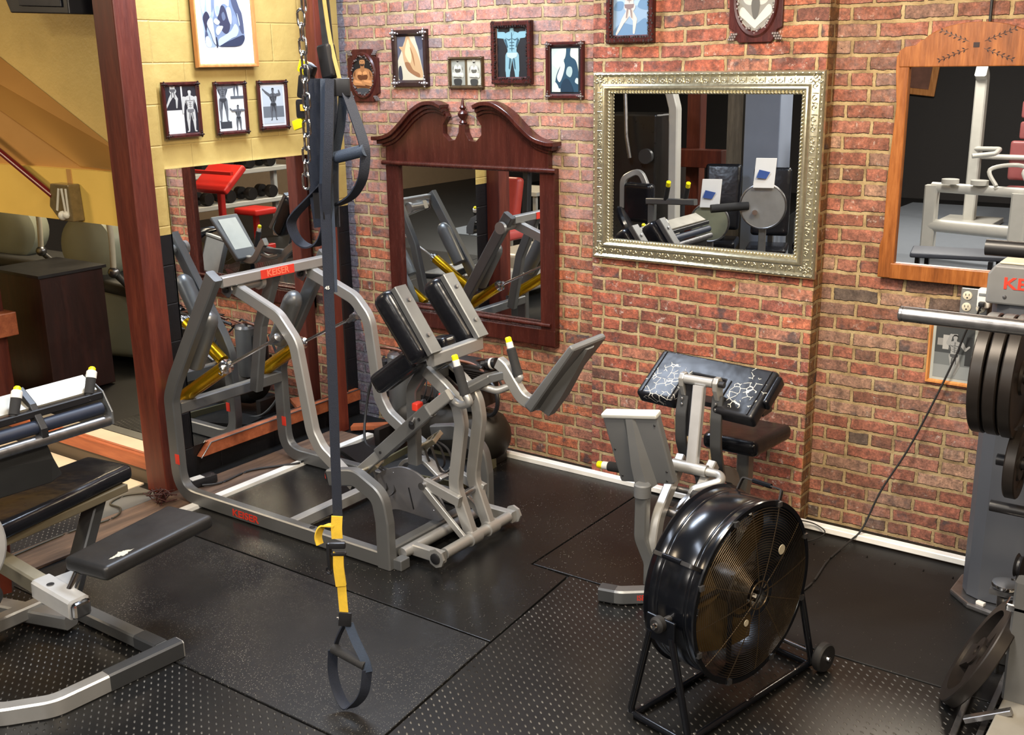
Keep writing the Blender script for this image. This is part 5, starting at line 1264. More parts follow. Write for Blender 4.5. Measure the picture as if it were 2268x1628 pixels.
MB().lathe([(0,-.02),(.045,-.02),(.05,0),(.045,.02),(0,.02)], (.90,-3.0,.24), V((.5,-.8,0)), 24).build('roller', M['grey'], t)
# ------------------------------------------------------------------ hanging chain and suspension trainers
ch = thing('chain', 'bright steel chain hanging in front of the strap bundle', 'chain', (2.31,-2.5,1.82))
lk = [(2.33,2.52),(2.322,2.46)]
z = 2.56; i = 0
while z > 1.84:
    x = 2.325 if z > 2.33 else (2.31 if z > 2.02 else 2.305-(2.02-z)*.12)
    L = .044 if 0 else .040
    R_ = Rz(20+90*(i % 2)+6*math.sin(i*2.))
    pts = []
    for k in range(16):
        a = 2*PI*k/16; pts.append(V((x+.022,-2.535,z))+R_ @ V((math.cos(a)*.0115, 0, math.sin(a)*.0115+(.0125 if math.sin(a) > 0 else -.0125))))
    MB().sweep(pts, .0038, R_ @ V((0,1,0)), loop=True, cap=False).build('link', M['chrome'], ch)
    z -= .0395; i += 1
MB().sweep([V((2.335,-2.5,2.66))+V(p) for p in ((0,0,0),(-.035,0,-.10),(-.035,0,-.20),(-.01,0,-.27),(.02,0,-.20),(.015,0,-.05))], .006, (0,1,0), .02, 4).build('carabiner', M['steel'], ch)
def strap(name, pts, w, m, parent, side=(0,1,0), th=.0028, sm=5, wid=(1,0,0)):
    pp = smooth_path(pts, sm) if sm else [V(p) for p in pts]
    # ribbon with a given width direction
    mb = MB(); rings = []
    wd = V(wid).normalized(); w = w*.88
    for k, p in enumerate(pp):
        tt = (pp[min(k+1, len(pp)-1)]-pp[max(k-1, 0)]).normalized()
        a = (wd-tt*wd.dot(tt)); a = a.normalized() if a.length > 1e-3 else tt.orthogonal().normalized(); b = tt.cross(a).normalized()
        rings.append([p+a*w/2+b*th, p-a*w/2+b*th, p-a*w/2-b*th, p+a*w/2-b*th])
    mb.loft(rings); return mb.build(name, m, parent, angle=50)
Y0 = -2.5
lt = thing('suspension_trainer', 'long navy suspension strap with yellow webbing reaching down near the floor', 'suspension trainer', (2.32,Y0,.03))
strap('navy_strap', [(2.345,Y0,1.84),(2.345,Y0,1.70),(2.338,Y0,1.50),(2.330,Y0,1.2),(2.320,Y0,.95),(2.312,Y0,.70)], .036, M['navy'], lt, wid=(.8,.6,0))
lb = strap('slate_strap', [(2.355,Y0+.01,1.84),(2.352,Y0+.01,1.66),(2.345,Y0+.01,1.5)], .034, M['slate'], lt, wid=(.8,.6,0))
text('size_mark', '45', basis((2.339,Y0-.006,1.515),(.8,.6,0),(0,0,1)), .015, M['white'], lt, .0003)
strap('yellow_loop', [(2.318,Y0-.008,.735),(2.316,Y0-.012,.69),(2.316,Y0-.012,.655)], .042, M['ystrap'], lt, wid=(.8,.6,0))
strap('yellow_tail', [(2.305,Y0-.01,.70),(2.27,Y0-.03,.695),(2.255,Y0-.04,.66),(2.26,Y0-.04,.63)], .03, M['ystrap'], lt, wid=(.3,.9,0))
bk = MB().pad((2.315,Y0-.012,.63),(.055,.020,.022),Rz(35),.005,2).pad((2.318,Y0-.012,.60),(.052,.018,.012),Rz(35),.004,2).pad((2.292,Y0-.03,.59),(.014,.016,.10),None,.005,2).build('cam_buckle', M['black'], lt)
MB().tor((2.285,Y0-.03,.535),(0,1,0),.012,.004,20,6).build('buckle_ring', M['black'], bk)
strap('yellow_webbing', [(2.318,Y0-.012,.605),(2.316,Y0-.014,.55),(2.318,Y0-.010,.48)], .040, M['ystrap'], lt, wid=(.8,.6,0), th=.006)
strap('yellow_strap', [(2.318,Y0-.008,.50),(2.319,Y0-.008,.44),(2.322,Y0-.008,.36)], .034, M['ystrap'], lt, wid=(.8,.6,0))
tg = MB().pad((2.326,Y0-.010,.355),(.044,.010,.052),Rz(36)@Ry(6),.003,2).build('black_tag', M['black'], lt)
text('lettering', 'TRX', basis((2.3225,Y0-.0165,.358),(.81,.585,.08),(0,0,1)), .020, M['white'], tg, .0004, 1.05)
strap('slate_strap', [(2.333,Y0,.335),(2.36,Y0,.28),(2.40,Y0,.215),(2.413,Y0,.175)], .036, M['slate'], lt, wid=(.85,.5,0))
strap('navy_strap', [(2.318,Y0,.335),(2.285,Y0,.28),(2.262,Y0,.23),(2.250,Y0,.18)], .020, M['navy'], lt, wid=(.3,.95,0))
MB().lathe([(.008,0),(.018,0),(.0185,.002),(.0185,.143),(.018,.145),(.008,.145)], (2.258,Y0-.01,.222), V((.985,.08,-.19)), 24).build('foam_handle', M['foam'], lt)
strap('foot_cradle', [(2.252,Y0-.005,.21),(2.248,Y0-.01,.13),(2.275,Y0-.02,.065),(2.325,Y0-.03,.022),(2.365,Y0-.02,.045),(2.398,Y0-.01,.10),(2.408,Y0,.18)], .040, M['navy'], lt, wid=(.55,.83,0), sm=6)
# second trainer folded up in a bundle
bt = thing('suspension_trainer', 'bundled suspension straps hooked on the chain, round handle sticking out to the right', 'suspension trainer', (2.33,Y0,1.64))
Y1 = -2.455
strap('yellow_strap', [(2.345,Y1,2.42),(2.365,Y1,2.26),(2.40,Y1,2.13)], .013, plain('olive_strap_mat', rgb(150,128,70), .7), bt, wid=(.6,.8,0))
strap('black_strap', [(2.335,Y1+.01,2.42),(2.345,Y1+.01,2.25),(2.35,Y1+.01,2.10)], .038, M['black'], bt, wid=(.8,.6,0))
MB().pad((2.352,Y1,2.20),(.05,.04,.10),Ry(-10),.012,3).build('black_anchor', M['black'], bt)
tg = MB().pad((2.412,Y1-.01,2.125),(.050,.012,.052),Rz(30),.003,2).build('black_tag', M['black'], bt)
text('lettering', 'TRX', basis((2.409,Y1-.018,2.125),(.866,.5,0),(0,0,1)), .019, M['white'], tg, .0004)
for k, (dx, w, m) in enumerate(((-.01,.075,'navy'),(-.045,.06,'navy'),(.018,.044,'slate'),(.04,.03,'navy'))):
    strap('hanging_fold', [(2.345+dx,Y1-.01*k,2.15),(2.34+dx,Y1-.015*k,1.98),(2.325+dx*.8,Y1-.015*k,1.82),(2.318+dx*.5,Y1-.01*k,1.70)], w, M[m], bt, wid=(.8,.6,0), th=.009)
strap('slate_strap', [(2.405,Y1,2.10),(2.39,Y1,2.02),(2.36,Y1,1.93),(2.335,Y1,1.86)], .030, M['slate'], bt, wid=(.5,.85,0))
strap('handle_strap', [(2.42,Y1,2.11),(2.445,Y1,2.05),(2.475,Y1,1.975),(2.483,Y1,1.93),(2.468,Y1,1.86),(2.43,Y1,1.81),(2.39,Y1,1.785),(2.35,Y1,1.77)], .036, M['navy'], bt, wid=(.4,.9,0), sm=6)
MB().lathe([(.008,0),(.018,0),(.0185,.002),(.0185,.108),(.018,.11),(.008,.11)], (2.378,Y1-.02,1.918), V((.96,.18,.22)), 24).build('foam_handle', M['slate'], bt)
strap('foot_cradle', [(2.33,Y1-.02,1.84),(2.27,Y1-.03,1.79),(2.205,Y1-.04,1.735),(2.185,Y1-.04,1.70),(2.21,Y1-.04,1.655),(2.26,Y1-.04,1.638),(2.305,Y1-.03,1.66),(2.325,Y1-.02,1.73),(2.33,Y1-.02,1.83)], .036, M['navy'], bt, wid=(.45,.88,.1), sm=6)
strap('fold_band', [(2.30,Y1-.035,1.77),(2.345,Y1-.04,1.772)], .09, M['black'], bt, wid=(0,0,1), th=.012, sm=0)
MB().pad((2.262,Y1-.01,2.125),(.045,.04,.07),Ry(12),.01,3).pad((2.25,Y1-.01,2.06),(.05,.04,.06),None,.012,3).pad((2.27,Y1-.0,2.175),(.04,.03,.04),Ry(30),.01,3).build('buckle_cluster', M['black'], bt)
MB().pad((2.252,Y1-.005,2.185),(.035,.02,.04),Ry(25),.006,2).build('yellow_tab', M['ycap'], bt)
MB().pad((2.228,Y1-.02,2.015),(.045,.012,.030),Ry(-15),.004,2).build('yellow_tab', M['ycap'], bt)
MB().pad((2.266,Y1-.035,2.065),(.018,.006,.020),None,.002,2).build('yellow_label', M['ystrap'], bt)
# ------------------------------------------------------------------ air compressor in the corner behind the machine
t = thing('air_compressor', 'grimy air compressor with grey canisters tucked in the brick corner', 'compressor', (.95,-.33,0))
MB().lathe([(0,-.34),(.05,-.335),(.11,-.31),(.145,-.25),(.15,-.2),(.15,.30),(.14,.35),(.10,.40),(.05,.43),(0,.435)], (.97,-.30,.17), (1,0,0), 36).build('tank', plain('dusty_tank_mat', rgb(44,40,34), .5, .3, .2), t)
for x, z0, h, r, m in ((.685,.24,.34,.078,'mid'),(1.0,.36,.17,.06,'mid'),(1.20,.33,.20,.075,'grey'),(.55,.30,.22,.04,'black'),(.61,.30,.22,.03,'black')):
    c_ = MB().lathe([(0,0),(r*.95,0),(r,.01),(r,h-.03),(r*.92,h-.008),(r*.5,h),(0,h)], (x,-.34,z0), (0,0,1), 28).build('canister', M[m], t)
    if m != 'black': MB().lathe([(r*.8,-.002),(r*1.02,-.002),(r*.9,.016),(r*.45,.026),(0,.028)], (x,-.34,z0+h-.02), (0,0,1), 28).build('canister_cap', M['steel'], c_)
mb = MB()
for k in range(7): mb.bb(1.04,1.36,-.42,-.22,.50+.012*k,.506+.012*k)
mb.build('cooling_fins', M['iron'], t, False)
MB().bb(1.08,1.32,-.40,-.24,.36,.60).build('pump_body', M['iron'], t, False, bevel=.01)
MB().lathe([(0,0),(.02,0),(.02,.03),(.03,.035),(.03,.10),(0,.10)], (1.30,-.36,.60), (1,0,.25), 20).build('air_filter', M['black'], t)
MB().lathe([(0,0),(.0315,0),(.0315,.014),(0,.014)], (1.36,-.36,.615), (1,0,.25), 20).build('white_band', M['white'], t)
MB().tor((1.33,-.37,.42),(.3,1,0),.10,.012,32,8).build('belt_wheel', M['black'], t)
random.seed(11)
for k in range(9):
    x = .50+.09*k; a = V((x, -.36+random.uniform(-.05,.05), .57+random.uniform(-.02,.03)))
    MB().sweep(smooth_path([a, a+V((.10,-.03,.03)), a+V((.2,.02,.01)), a+V((.3,0,-.02-.06*(k%2)))], 5), .006 if k % 3 else .010).build('hose', M['rubber'] if k % 2 else plain('copper_tube_mat', rgb(96,60,44), .4, .6), t)
for k in range(5):
    a = V((.85+.04*k,-.40,.50)); MB().sweep(smooth_path([a, a+V((.02,-.04,-.1)), a+V((-.06,-.02,-.22)), a+V((.04,.0,-.28))], 6), .004).build('thin_hose', M['rubber'], t)
MB().sweep(smooth_path([(.52,-.30,.52),(.42,-.32,.34),(.40,-.36,.16),(.47,-.45,.03),(.60,-.52,.01)], 8), .008).build('drain_hose', M['rubber'], t)
MB().pad((1.10,-.46,.40),(.05,.04,.06),None,.008,3).build('red_switch', M['red'], t)
MB().cyl((.88,-.46,.33),(.96,-.46,.36),.014).pad((.86,-.46,.32),(.04,.04,.05),None,.01,2).build('valve', M['steel'], t)
MB().bb(.52,.56,-.42,-.18,0,.10).bb(1.28,1.32,-.42,-.18,0,.10).build('tank_foot', M['iron'], t, False)
MB().bb(.60,1.10,-.38,-.22,.34,.36).build('top_plate', M['iron'], t, False)
t = thing('metal_floor_tray', 'low olive metal tray with black insert under the compressor', 'tray', (1.1,-.62,0))
MB().frame_ring(basis((.84,-.80,.001),(1,.12,0),(-.15,1,0),(0,0,1)), .56, .42, [(0,0),(0,.055),(.012,.055),(.012,.01)]).build('rim', plain('olive_metal_mat', rgb(112,108,84), .4, .4), t)
MB().prism([(.85,-.79,.012),(1.39,-.725,.012),(1.33,-.325,.012),(.79,-.39,.012)], (0,0,.006)).build('insert', M['rubber'], t, False)
tag(MB().prism([(.42,-.62,.001),(.80,-.78,.001),(.86,-.50,.001),(.46,-.46,.001)], (0,0,.018)).build('rubber_pad', M['mat_c'], None, False), 'small dull rubber pad lying in front of the compressor', 'mat')
# ------------------------------------------------------------------ grey column machine and plates on the right edge
t = thing('column_machine', 'tall dark grey machine column with a cream-topped cap against the brick', 'exercise machine', (4.0,-.38,0))
mb = MB(); mb.prism([(x, y, .03) for x, y in ((3.872,-.27),(3.872,-.44),(3.90,-.49),(3.95,-.515),(4.28,-.515),(4.28,-.27))], (0,0,1.27)); mb.build('column', M['column'], t, False, bevel=.006)
cp = MB(); cp.prism([(x, -.20, z) for x, z in ((3.862,1.27),(3.862,1.385),(3.885,1.42),(4.29,1.42),(4.29,1.27))], (0,-.33,0)); cap_ = cp.build('cap', plain('cap_grey_mat', rgb(110,112,114), .5), t, False, bevel=.008)
MB().prism([(x, y, 1.421) for x, y in ((3.895,-.22),(3.895,-.50),(4.28,-.50),(4.28,-.22))], (0,0,.008)).build('cap_top', M['cream'], cap_, False, bevel=.003)
text('lettering', 'KEISER', basis((4.03,-.5315,1.352),(1,0,0),(0,0,1)), .062, M['red'], cap_, .0006, 1.2)
MB().lathe([(0,0),(.008,0),(.006,.003),(0,.004)], (3.93,-.53,1.30), (0,-1,0), 12).build('screw', M['steel'], cap_)
mb = MB(); mb.prism([(3.835,-.30,.001),(3.83,-.47,.001),(3.92,-.56,.001),(4.08,-.60,.001),(4.30,-.60,.001),(4.30,-.25,.001),(3.87,-.25,.001)], (0,0,.026)); mb.build('base_plate', M['steel'], t, False, bevel=.008)
MB().pad((3.97,-.545,.034),(.035,.02,.014),Rz(-20),.003,2).build('white_scrap', M['white'], t)
# plate tree
t = thing('plate_rack', 'dark plate rack with pegs facing the barbell, at the right edge', 'plate rack', (4.34,-.90,0))
MB().sweep([(4.36,-.90,.0),(4.36,-.90,1.75)], (.08,.08), (0,1,0)).build('upright', M['grey'], t)
MB().sweep([(4.10,-.90,.03),(4.62,-.90,.03)], (.08,.06), (0,1,0)).build('base', M['grey'], t)
for x, z in ((3.915,1.10),(4.035,.785),(4.03,.605)):
    MB().cyl((x,-.90,z),(4.33,-.90,z),.021,n=24).build('peg', M['black'], t)
MB().cyl((3.925,-.90,1.545),(4.33,-.90,1.545),.028,n=24).build('top_roller', M['black'], t)
def plate(x, z, R_, w, label, group, y=-.90):
    o = MB().lathe([(.026,-w/2),(.06,-w/2),(.065,-w*.28),(R_-.035,-w*.28),(R_-.03,-w/2),(R_-.004,-w/2),(R_,-w/2+.004),(R_,w/2-.004),(R_-.004,w/2),(R_-.03,w/2),(R_-.035,w*.28),(.065,w*.28),(.06,w/2),(.026,w/2),(.026,-w/2)], (x,y,z), (1,0,0), 56, cap=False).build('weight_plate', M['iron'], None)
    return tag(o, label, 'weight plate', group)
plate(3.975,1.10,.215,.042,'leftmost big black weight plate on the top peg of the rack','weight plates on the rack')
plate(4.025,1.10,.215,.042,'second big black weight plate on the top peg of the rack','weight plates on the rack')
plate(4.075,1.10,.218,.042,'third big black weight plate on the top peg, cut by the photo edge','weight plates on the rack')
plate(4.10,.785,.13,.04,'smaller dark weight plate on the middle peg of the rack','weight plates on the rack')
# barbell
t = thing('barbell', 'steel barbell end pointing left in front of the grey column cap', 'barbell', (4.3,-1.30,1.37))
MB().lathe([(0,0),(.022,0),(.0255,.004),(.0255,.012),(.024,.013),(.024,.016),(.0255,.017),(.0255,.42),(0,.42)], (3.762,-1.30,1.368), (1,.0,.0), 32).build('sleeve', M['steel'], t)
MB().lathe([(0,0),(.04,0),(.04,.03),(0,.03)], (4.18,-1.30,1.368), (1,0,0), 28).build('collar', M['steel'], t)
MB().cyl((4.2,-1.30,1.368),(5.3,-1.30,1.368),.014).build('shaft', M['steel'], t)
t = thing('squat_rack', 'grey steel rack frame along the lower right edge', 'rack', (4.6,-1.3,0))
MB().sweep([(4.25,-1.30,.10),(4.25,-1.30,.53)], (.07,.08), (0,1,0)).build('short_post', M['mid'], t)
MB().sweep([(4.62,-1.385,.0),(4.62,-1.385,1.42)], (.07,.07), (0,1,0)).build('upright', M['mid'], t)
MB().sweep([(4.62,-1.345,1.345),(4.62,-1.345,1.34),(4.60,-1.26,1.34)], (.05,.01), (1,0,0)).build('bar_hook', M['steel'], t)
MB().bb(4.215,4.9,-2.1,-1.05,.0,.10).build('platform_base', plain('putty_metal_mat', rgb(150,146,136), .5, .3), t, False, bevel=.008)
MB().sweep([(4.08,-1.02,.02),(4.13,-1.9,.02)], (.018,.02), (0,0,1)).build('edge_bar', M['steel'], t)
MB().sweep([(4.17,-1.02,.02),(4.19,-1.9,.02)], (.01,.02), (0,0,1)).build('edge_bar', M['steel'], t)
MB().sweep([(4.125,-1.44,.045),(4.26,-1.42,.115)], (.03,.02), (0,1,0)).build('side_tab', M['steel'], t)
MB().pad((4.235,-1.30,.435),(.09,.07,.03),None,.01,3).build('chrome_bracket', M['chrome'], t)
t = thing('pulley_block', 'small chrome pulley block beside the grey post on the right edge', 'pulley', (4.12,-.95,.2))
MB().lathe([(0,0),(.048,0),(.05,.006),(.048,.014),(.02,.018),(0,.018)], (4.13,-.99,.345), (0,0,1), 28).build('chrome_disc', M['chrome'], t)
MB().lathe([(.01,-.02),(.045,-.02),(.036,-.004),(.036,.004),(.045,.02),(.01,.02)], (4.125,-.99,.28), (1,.2,0), 28).build('sheave', M['black'], t)
MB().lathe([(.01,-.012),(.045,-.012),(.036,-.004),(.036,.004),(.045,.012),(.01,.012)], (4.14,-.82,.36), (1,-.1,0), 28).build('sheave', M['black'], t)
MB().box((4.125,-.99,.24),(.035,.02,.12),Rz(10)).box((4.125,-1.0,.325),(.09,.04,.02)).cyl((4.125,-.99,0),(4.125,-.99,.22),.012).cyl((4.14,-.82,0),(4.14,-.82,.33),.010).build('bracket', M['steel'], t)
# leaning plate with openings
n_p = V((-.80,-.10,.42)).normalized()
c = V((4.115,-1.235,.19))
mb = MB(); mb.lathe([(.165,-.022),(.21,-.022),(.213,-.018),(.213,.018),(.21,.022),(.165,.022),(.165,-.022)], c, n_p, 56, cap=False)
a_, b_ = n_p.orthogonal().normalized(), None; b_ = n_p.cross(a_)
mb.lathe([(.02,-.018),(.055,-.018),(.055,.018),(.02,.018),(.02,-.018)], c, n_p, 28, cap=False)
for k in range(3):
    an = 2*PI*k/3+.5; d = a_*math.cos(an)+b_*math.sin(an); q = n_p.cross(d)
    mb.prism([c+d*.045-q*.035-n_p*.01, c+d*.045+q*.035-n_p*.01, c+d*.172+q*.05-n_p*.01, c+d*.172-q*.05-n_p*.01], n_p*.02)
tag(mb.build('weight_plate', M['iron'], None), 'brown-black weight plate with grip openings leaning at the foot of the rack', 'weight plate')
# ------------------------------------------------------------------ the rest of the gym, seen in the mirrors
def elliptical(loc, rz, label):
    t = thing('elliptical_trainer', label, 'elliptical trainer', (0,0,0), 'ellipticals reflected in the low mirror')
    MB().pad((0,0,.32),(.42,.70,.60),None,.10,5,lambda v: V((v.x, v.y*(1-.3*v.z/.3), v.z))).build('drive_housing', M['beigem'], t)
    MB().pad((0,.0,.60),(.46,.74,.10),Rx(8),.04,4).build('dark_top_cover', plain('charcoal_cover_mat', rgb(62,62,60), .5), t)
    MB().lathe([(0,-.16),(.18,-.16),(.25,-.12),(.27,0),(.25,.12),(.18,.16),(0,.16)], (-.02,.18,.86), (1,0,0), 36).build('flywheel_shroud', M['beigem'], t)
    MB().sweep([(0,.25,.5),(0,.22,1.5)], (.16,.09), (1,0,0)).build('mast', M['beigem'], t)
    MB().pad((0,.18,1.55),(.4,.06,.28),Rx(-25),.03,3).build('display', M['black'], t)
    for s in (-1,1):
        MB().sweep(smooth_path([(s*.26,-.02,1.55),(s*.28,-.16,1.35),(s*.28,-.22,1.05),(s*.27,-.20,.74)], 6), .022).build('arm', M['cream'], t)
        MB().sph((s*.27,-.20,.72),.045).build('arm_joint', M['steel'], t)
        MB().sweep([(s*.25,-.2,.70),(s*.22,-.5,.42),(s*.2,-.62,.30)], .025).build('link_rod', M['grey'], t)
        MB().pad((s*.19,-.68,.26),(.17,.44,.05),Rx(8),.02,3).build('pedal', M['beigem'], t)
        MB().sweep([(s*.19,-.4,.20),(s*.19,-1.1,.12)], (.10,.10), (1,0,0)).build('ramp_rail', M['beigem'], t)
    MB().pad((0,-.98,.07),(.62,.26,.12),None,.04,3).build('rear_foot', M['grey'], t)
    t.location = loc; t.rotation_euler = (0,0,math.radians(rz)); return t
e1 = elliptical((-2.60,-3.15,0), 75, 'grey-green elliptical trainer reflected in the low mirror left of the post')
e2 = dup(e1, (-4.05,-3.35,0), None, 'farther elliptical trainer at the left edge of the low mirror', math.radians(60))
t = thing('dark_cabinet', 'dark red-brown cabinet seen at the left edge of the low mirror', 'cabinet', (-2.4,-2.3,0))
MB().bb(-2.55,-1.99,-2.62,-2.14,0,.84).build('body', wood('dark_cabinet_mat', rgb(30,12,10), rgb(42,18,15), rgb(58,26,20), .4), t, False, bevel=.006)
MB().bb(-2.57,-1.97,-2.64,-2.12,.842,.862).build('top', M['black'], t, False)
t = thing('wood_post', 'orange-brown post with a short ledge at the far left of the low mirror', 'post', (-2.25,-1.95,0))
MB().bb(-2.36,-2.24,-2.0,-1.88,0,3.5).build('shaft', M['post'], t, False, bevel=.006); MB().bb(-2.38,-2.14,-2.03,-1.85,.46,.62).build('ledge', M['rail_wood'], t, False, bevel=.006)
tag(MB().bb(-3.4,-2.6,-4.6,-4.2,.0,.9).build('low_bench', M['post']), 'low red-brown wooden counter in the reflected room', 'counter')
# cam machines beyond the left edge, facing the silver mirror
def cam_machine(loc, rz, R_, label, col, zc):
    t = thing('cam_machine', label, 'exercise machine', (0,0,0), 'machines with round cams reflected in the silver mirror')
    nd = V((0,1,0))
    MB().lathe([(0,-.01),(R_,-.01),(R_,.01),(0,.01)], (0,0,zc), nd, 48).build('cam_disc', col, t)
    MB().tor((0,0,zc),nd,R_,.012,48,8).build('cam_rim', M['steel'], t)
    MB().lathe([(0,0),(.022,0),(.022,.04),(0,.04)], (-.06,.01,zc-.05), nd, 16).build('pin', M['chrome'], t)
    p = MB().prism([(-.085,.03,zc+R_-.03),(.085,.03,zc+R_-.03),(.095,-.03,zc+R_+.21),(-.075,-.03,zc+R_+.21)], (0,.014,0)).build('placard', M['white'], t, False, bevel=.003)
    MB().prism([(-.06,.0415,zc+R_+.055),(.02,.0415,zc+R_+.045),(.05,.0305,zc+R_+.10),(-.04,.0305,zc+R_+.12)], (0,.004,0)).build('blue_diagram', plain('blue_print_mat', rgb(46,80,150), .5), p, False)
    MB().sweep([(0,-.06,0),(0,-.06,zc+R_+.06)], (.06,.06), (0,1,0)).build('post', M['mid'], t)
    MB().sweep([(-.35,-.06,.03),(.35,-.06,.03)], (.07,.06), (0,1,0)).sweep([(0,-.06,.03),(0,-.95,.03)], (.07,.06), (1,0,0)).build('base', M['mid'], t)
    MB().pad((.0,-.62,.52),(.36,.42,.08),None,.03,4).build('seat', M['vinyl'], t)
    MB().pad((.0,-.88,.92),(.34,.09,.62),Rx(12),.04,4).build('backrest', M['vinyl'], t)
    MB().sweep([(0,-.6,.48),(0,-.6,.03)], (.05,.05), (0,1,0)).sweep([(0,-.95,.03),(0,-1.0,1.0)], (.05,.05), (1,0,0)).build('seat_post', M['mid'], t)
    MB().cyl((-.12,.0,zc),(-.42,.10,zc-.02),.035).build('leg_roller', M['foam'], t)
    t.location = loc; t.rotation_euler = (0,0,math.radians(rz)); return t
m_cam = plain('pale_green_grey_mat', rgb(150,152,128), .4, .3)
cam_machine((.62,-4.10,0), -18, .165, 'machine with a greenish cam disc and yellowed placard, lower in the silver mirror', m_cam, .80)
cam_machine((1.16,-3.98,0), -18, .185, 'machine with a grey cam disc and white placard, right in the silver mirror', plain('pale_cam_mat', rgb(150,150,148), .4, .4), .99)
t = thing('handle_bar_machine', 'bar with two yellow-capped grips reflected in the silver mirror', 'exercise machine', (.6,-3.6,0))
MB().sweep([(.30,-3.55,1.03),(.80,-3.45,1.06)], (.05,.05), (0,0,1)).sweep([(.34,-3.56,1.03),(.34,-3.56,.0)], (.06,.06), (0,1,0)).build('frame', M['mid'], t)
for x in (.50,.68):
    g = MB().cyl((x,-3.50,1.06),(x+.05,-3.44,1.18),.02).build('foam_grip', M['foam'], t); MB().cyl((x+.05,-3.44,1.18),(x+.065,-3.42,1.215),.019).build('yellow_button', M['ycap'], g)
MB().pad((.18,-3.62,1.0),(.30,.10,.34),Rz(10),.045,4).build('back_pad', M['vinyl'], t)
MB().sweep([(.02,-3.62,.95),(.02,-3.62,1.2),(.16,-3.66,1.28),(.25,-3.66,1.1)], (.04,.05), (0,1,0), .08, 6).build('hoop', M['silver'], t)
t = thing('cable_machine', 'ivory-framed cable machine at the left side of the silver mirror', 'exercise machine', (-.25,-4.6,0))
MB().sweep([(.02,-4.6,0),(.0,-4.6,1.75),(-.06,-4.6,1.95),(-.25,-4.6,2.02),(-.8,-4.6,2.02)], (.10,.09), (0,1,0), .16, 8).build('frame', M['wgm'], t)
MB().bb(-.75,-.14,-4.85,-4.5,.1,1.7).build('weight_shroud', plain('smoked_shroud_mat', rgb(36,34,32), .3), t, False, bevel=.02)
MB().bb(-.8,.1,-4.9,-4.45,0,.1).build('base', M['wgm'], t, False)
MB().sweep([(-.45,-4.45,1.95),(-.40,-4.4,1.5),(-.36,-4.4,1.3)], .02).build('handle', M['steel'], t); MB().lathe([(0,-.02),(.07,-.02),(.07,.02),(0,.02)], (-.2,-4.42,1.32), (0,1,0), 24).build('pulley', M['grey'], t)
t = thing('waste_bin', 'black waste bin with a woven tan lid reflected in the silver mirror', 'bin', (-.82,-6.0,0))
MB().lathe([(0,0),(.24,0),(.27,1.12),(0,1.12)], (-.85,-6.0,0), (0,0,1), 28).build('bag', M['black'], t); MB().lathe([(0,0),(.29,0),(.29,.06),(.15,.10),(0,.10)], (-.85,-6.0,1.122), (0,0,1), 28).build('lid', M['tan'], t)
t = thing('wood_post', 'red-brown post with bracket reflected in the silver mirror', 'post', (-.35,-5.75,0))
MB().bb(-.42,-.27,-5.82,-5.68,0,3.5).build('shaft', M['post'], t, False, bevel=.006); MB().bb(-.52,.05,-5.66,-5.52,1.12,1.30).build('ledge', M['post'], t, False, bevel=.006)
t = thing('wood_post', 'grey-brown weathered post beside the pale column in the silver mirror', 'post', (.25,-5.4,0))
MB().bb(.18,.34,-5.5,-5.35,0,3.5).build('shaft', wood('weathered_wood_mat', rgb(72,66,56), rgb(98,90,78), rgb(122,112,98), .7), t, False)
t = thing('steel_column', 'pale blue-grey steel column in the silver mirror', 'column', (.55,-5.4,0))
MB().bb(.38,.74,-5.6,-5.3,0,3.5).build('shaft', plain('blue_grey_paint_mat', rgb(128,138,156), .5, 0, .1, 4.), t, False, bevel=.01); MB().bb(.50,.60,-5.296,-5.29,.92,1.04).build('notice', M['white'], t, False)
t = thing('tan_chair', 'tan plastic chair reflected in the silver mirror', 'chair', (.0,-6.5,0))
MB().pad((-.02,-6.6,1.15),(.50,.10,.75),Rx(-8),.05,4).build('backrest', M['tan'], t); MB().pad((-.02,-6.35,.72),(.5,.5,.08),None,.03,3).build('seat', M['tan'], t)
for x in (-.22,.18):
    for y in (-6.15,-6.55): MB().cyl((x,y,0),(x,y,.70),.018).build('leg', M['steel'], t)
t = thing('tall_back_bench', 'bench with a tall black back reflected at the right of the silver mirror', 'bench', (1.1,-5.35,0))
MB().pad((1.20,-5.45,1.45),(.22,.12,.85),Rx(8)@Ry(4),.05,4).build('backrest', M['vinyl'], t); MB().sweep([(1.10,-5.50,1.85),(1.18,-5.55,1.0),(.85,-5.45,.7),(.9,-5.35,0)], (.05,.05), (0,1,0)).build('frame', M['grey'], t)
MB().pad((1.2,-5.15,.5),(.3,.4,.08),None,.03,3).build('seat', M['vinyl'], t); MB().sweep([(1.2,-5.15,.46),(1.2,-5.15,0)], (.05,.05), (0,1,0)).build('seat_post', M['grey'], t)
# red preacher bench and consoles, right of the camera, seen via two mirrors
t = thing('red_preacher_bench', 'bright red preacher bench reflected in the mirror on the left wall', 'bench', (5.5,-3.7,0))
MB().pad((5.52,-3.55,.93),(.60,.08,.42),Rx(50),.03,4).build('arm_pad', M['reddish'], t)
MB().pad((5.5,-4.05,.50),(.40,.34,.08),None,.03,4).build('seat', M['reddish'], t)
MB().sweep([(5.5,-3.55,.85),(5.5,-3.55,.04)], (.07,.07), (0,1,0)).sweep([(5.5,-4.05,.46),(5.5,-4.05,.04)], (.06,.06), (0,1,0)).sweep([(5.5,-4.3,.04),(5.5,-3.3,.04)], (.07,.06), (1,0,0)).sweep([(5.2,-3.3,.04),(5.8,-3.3,.04)], (.07,.06), (0,0,1)).sweep([(5.1,-3.4,1.02),(5.9,-3.4,1.02)], (.04,.04), (0,0,1)).build('frame', M['reddish'], t)
t = thing('dumbbell_rack', 'grey rack of round black dumbbells reflected beyond the red bench', 'rack', (6.6,-4.2,0))
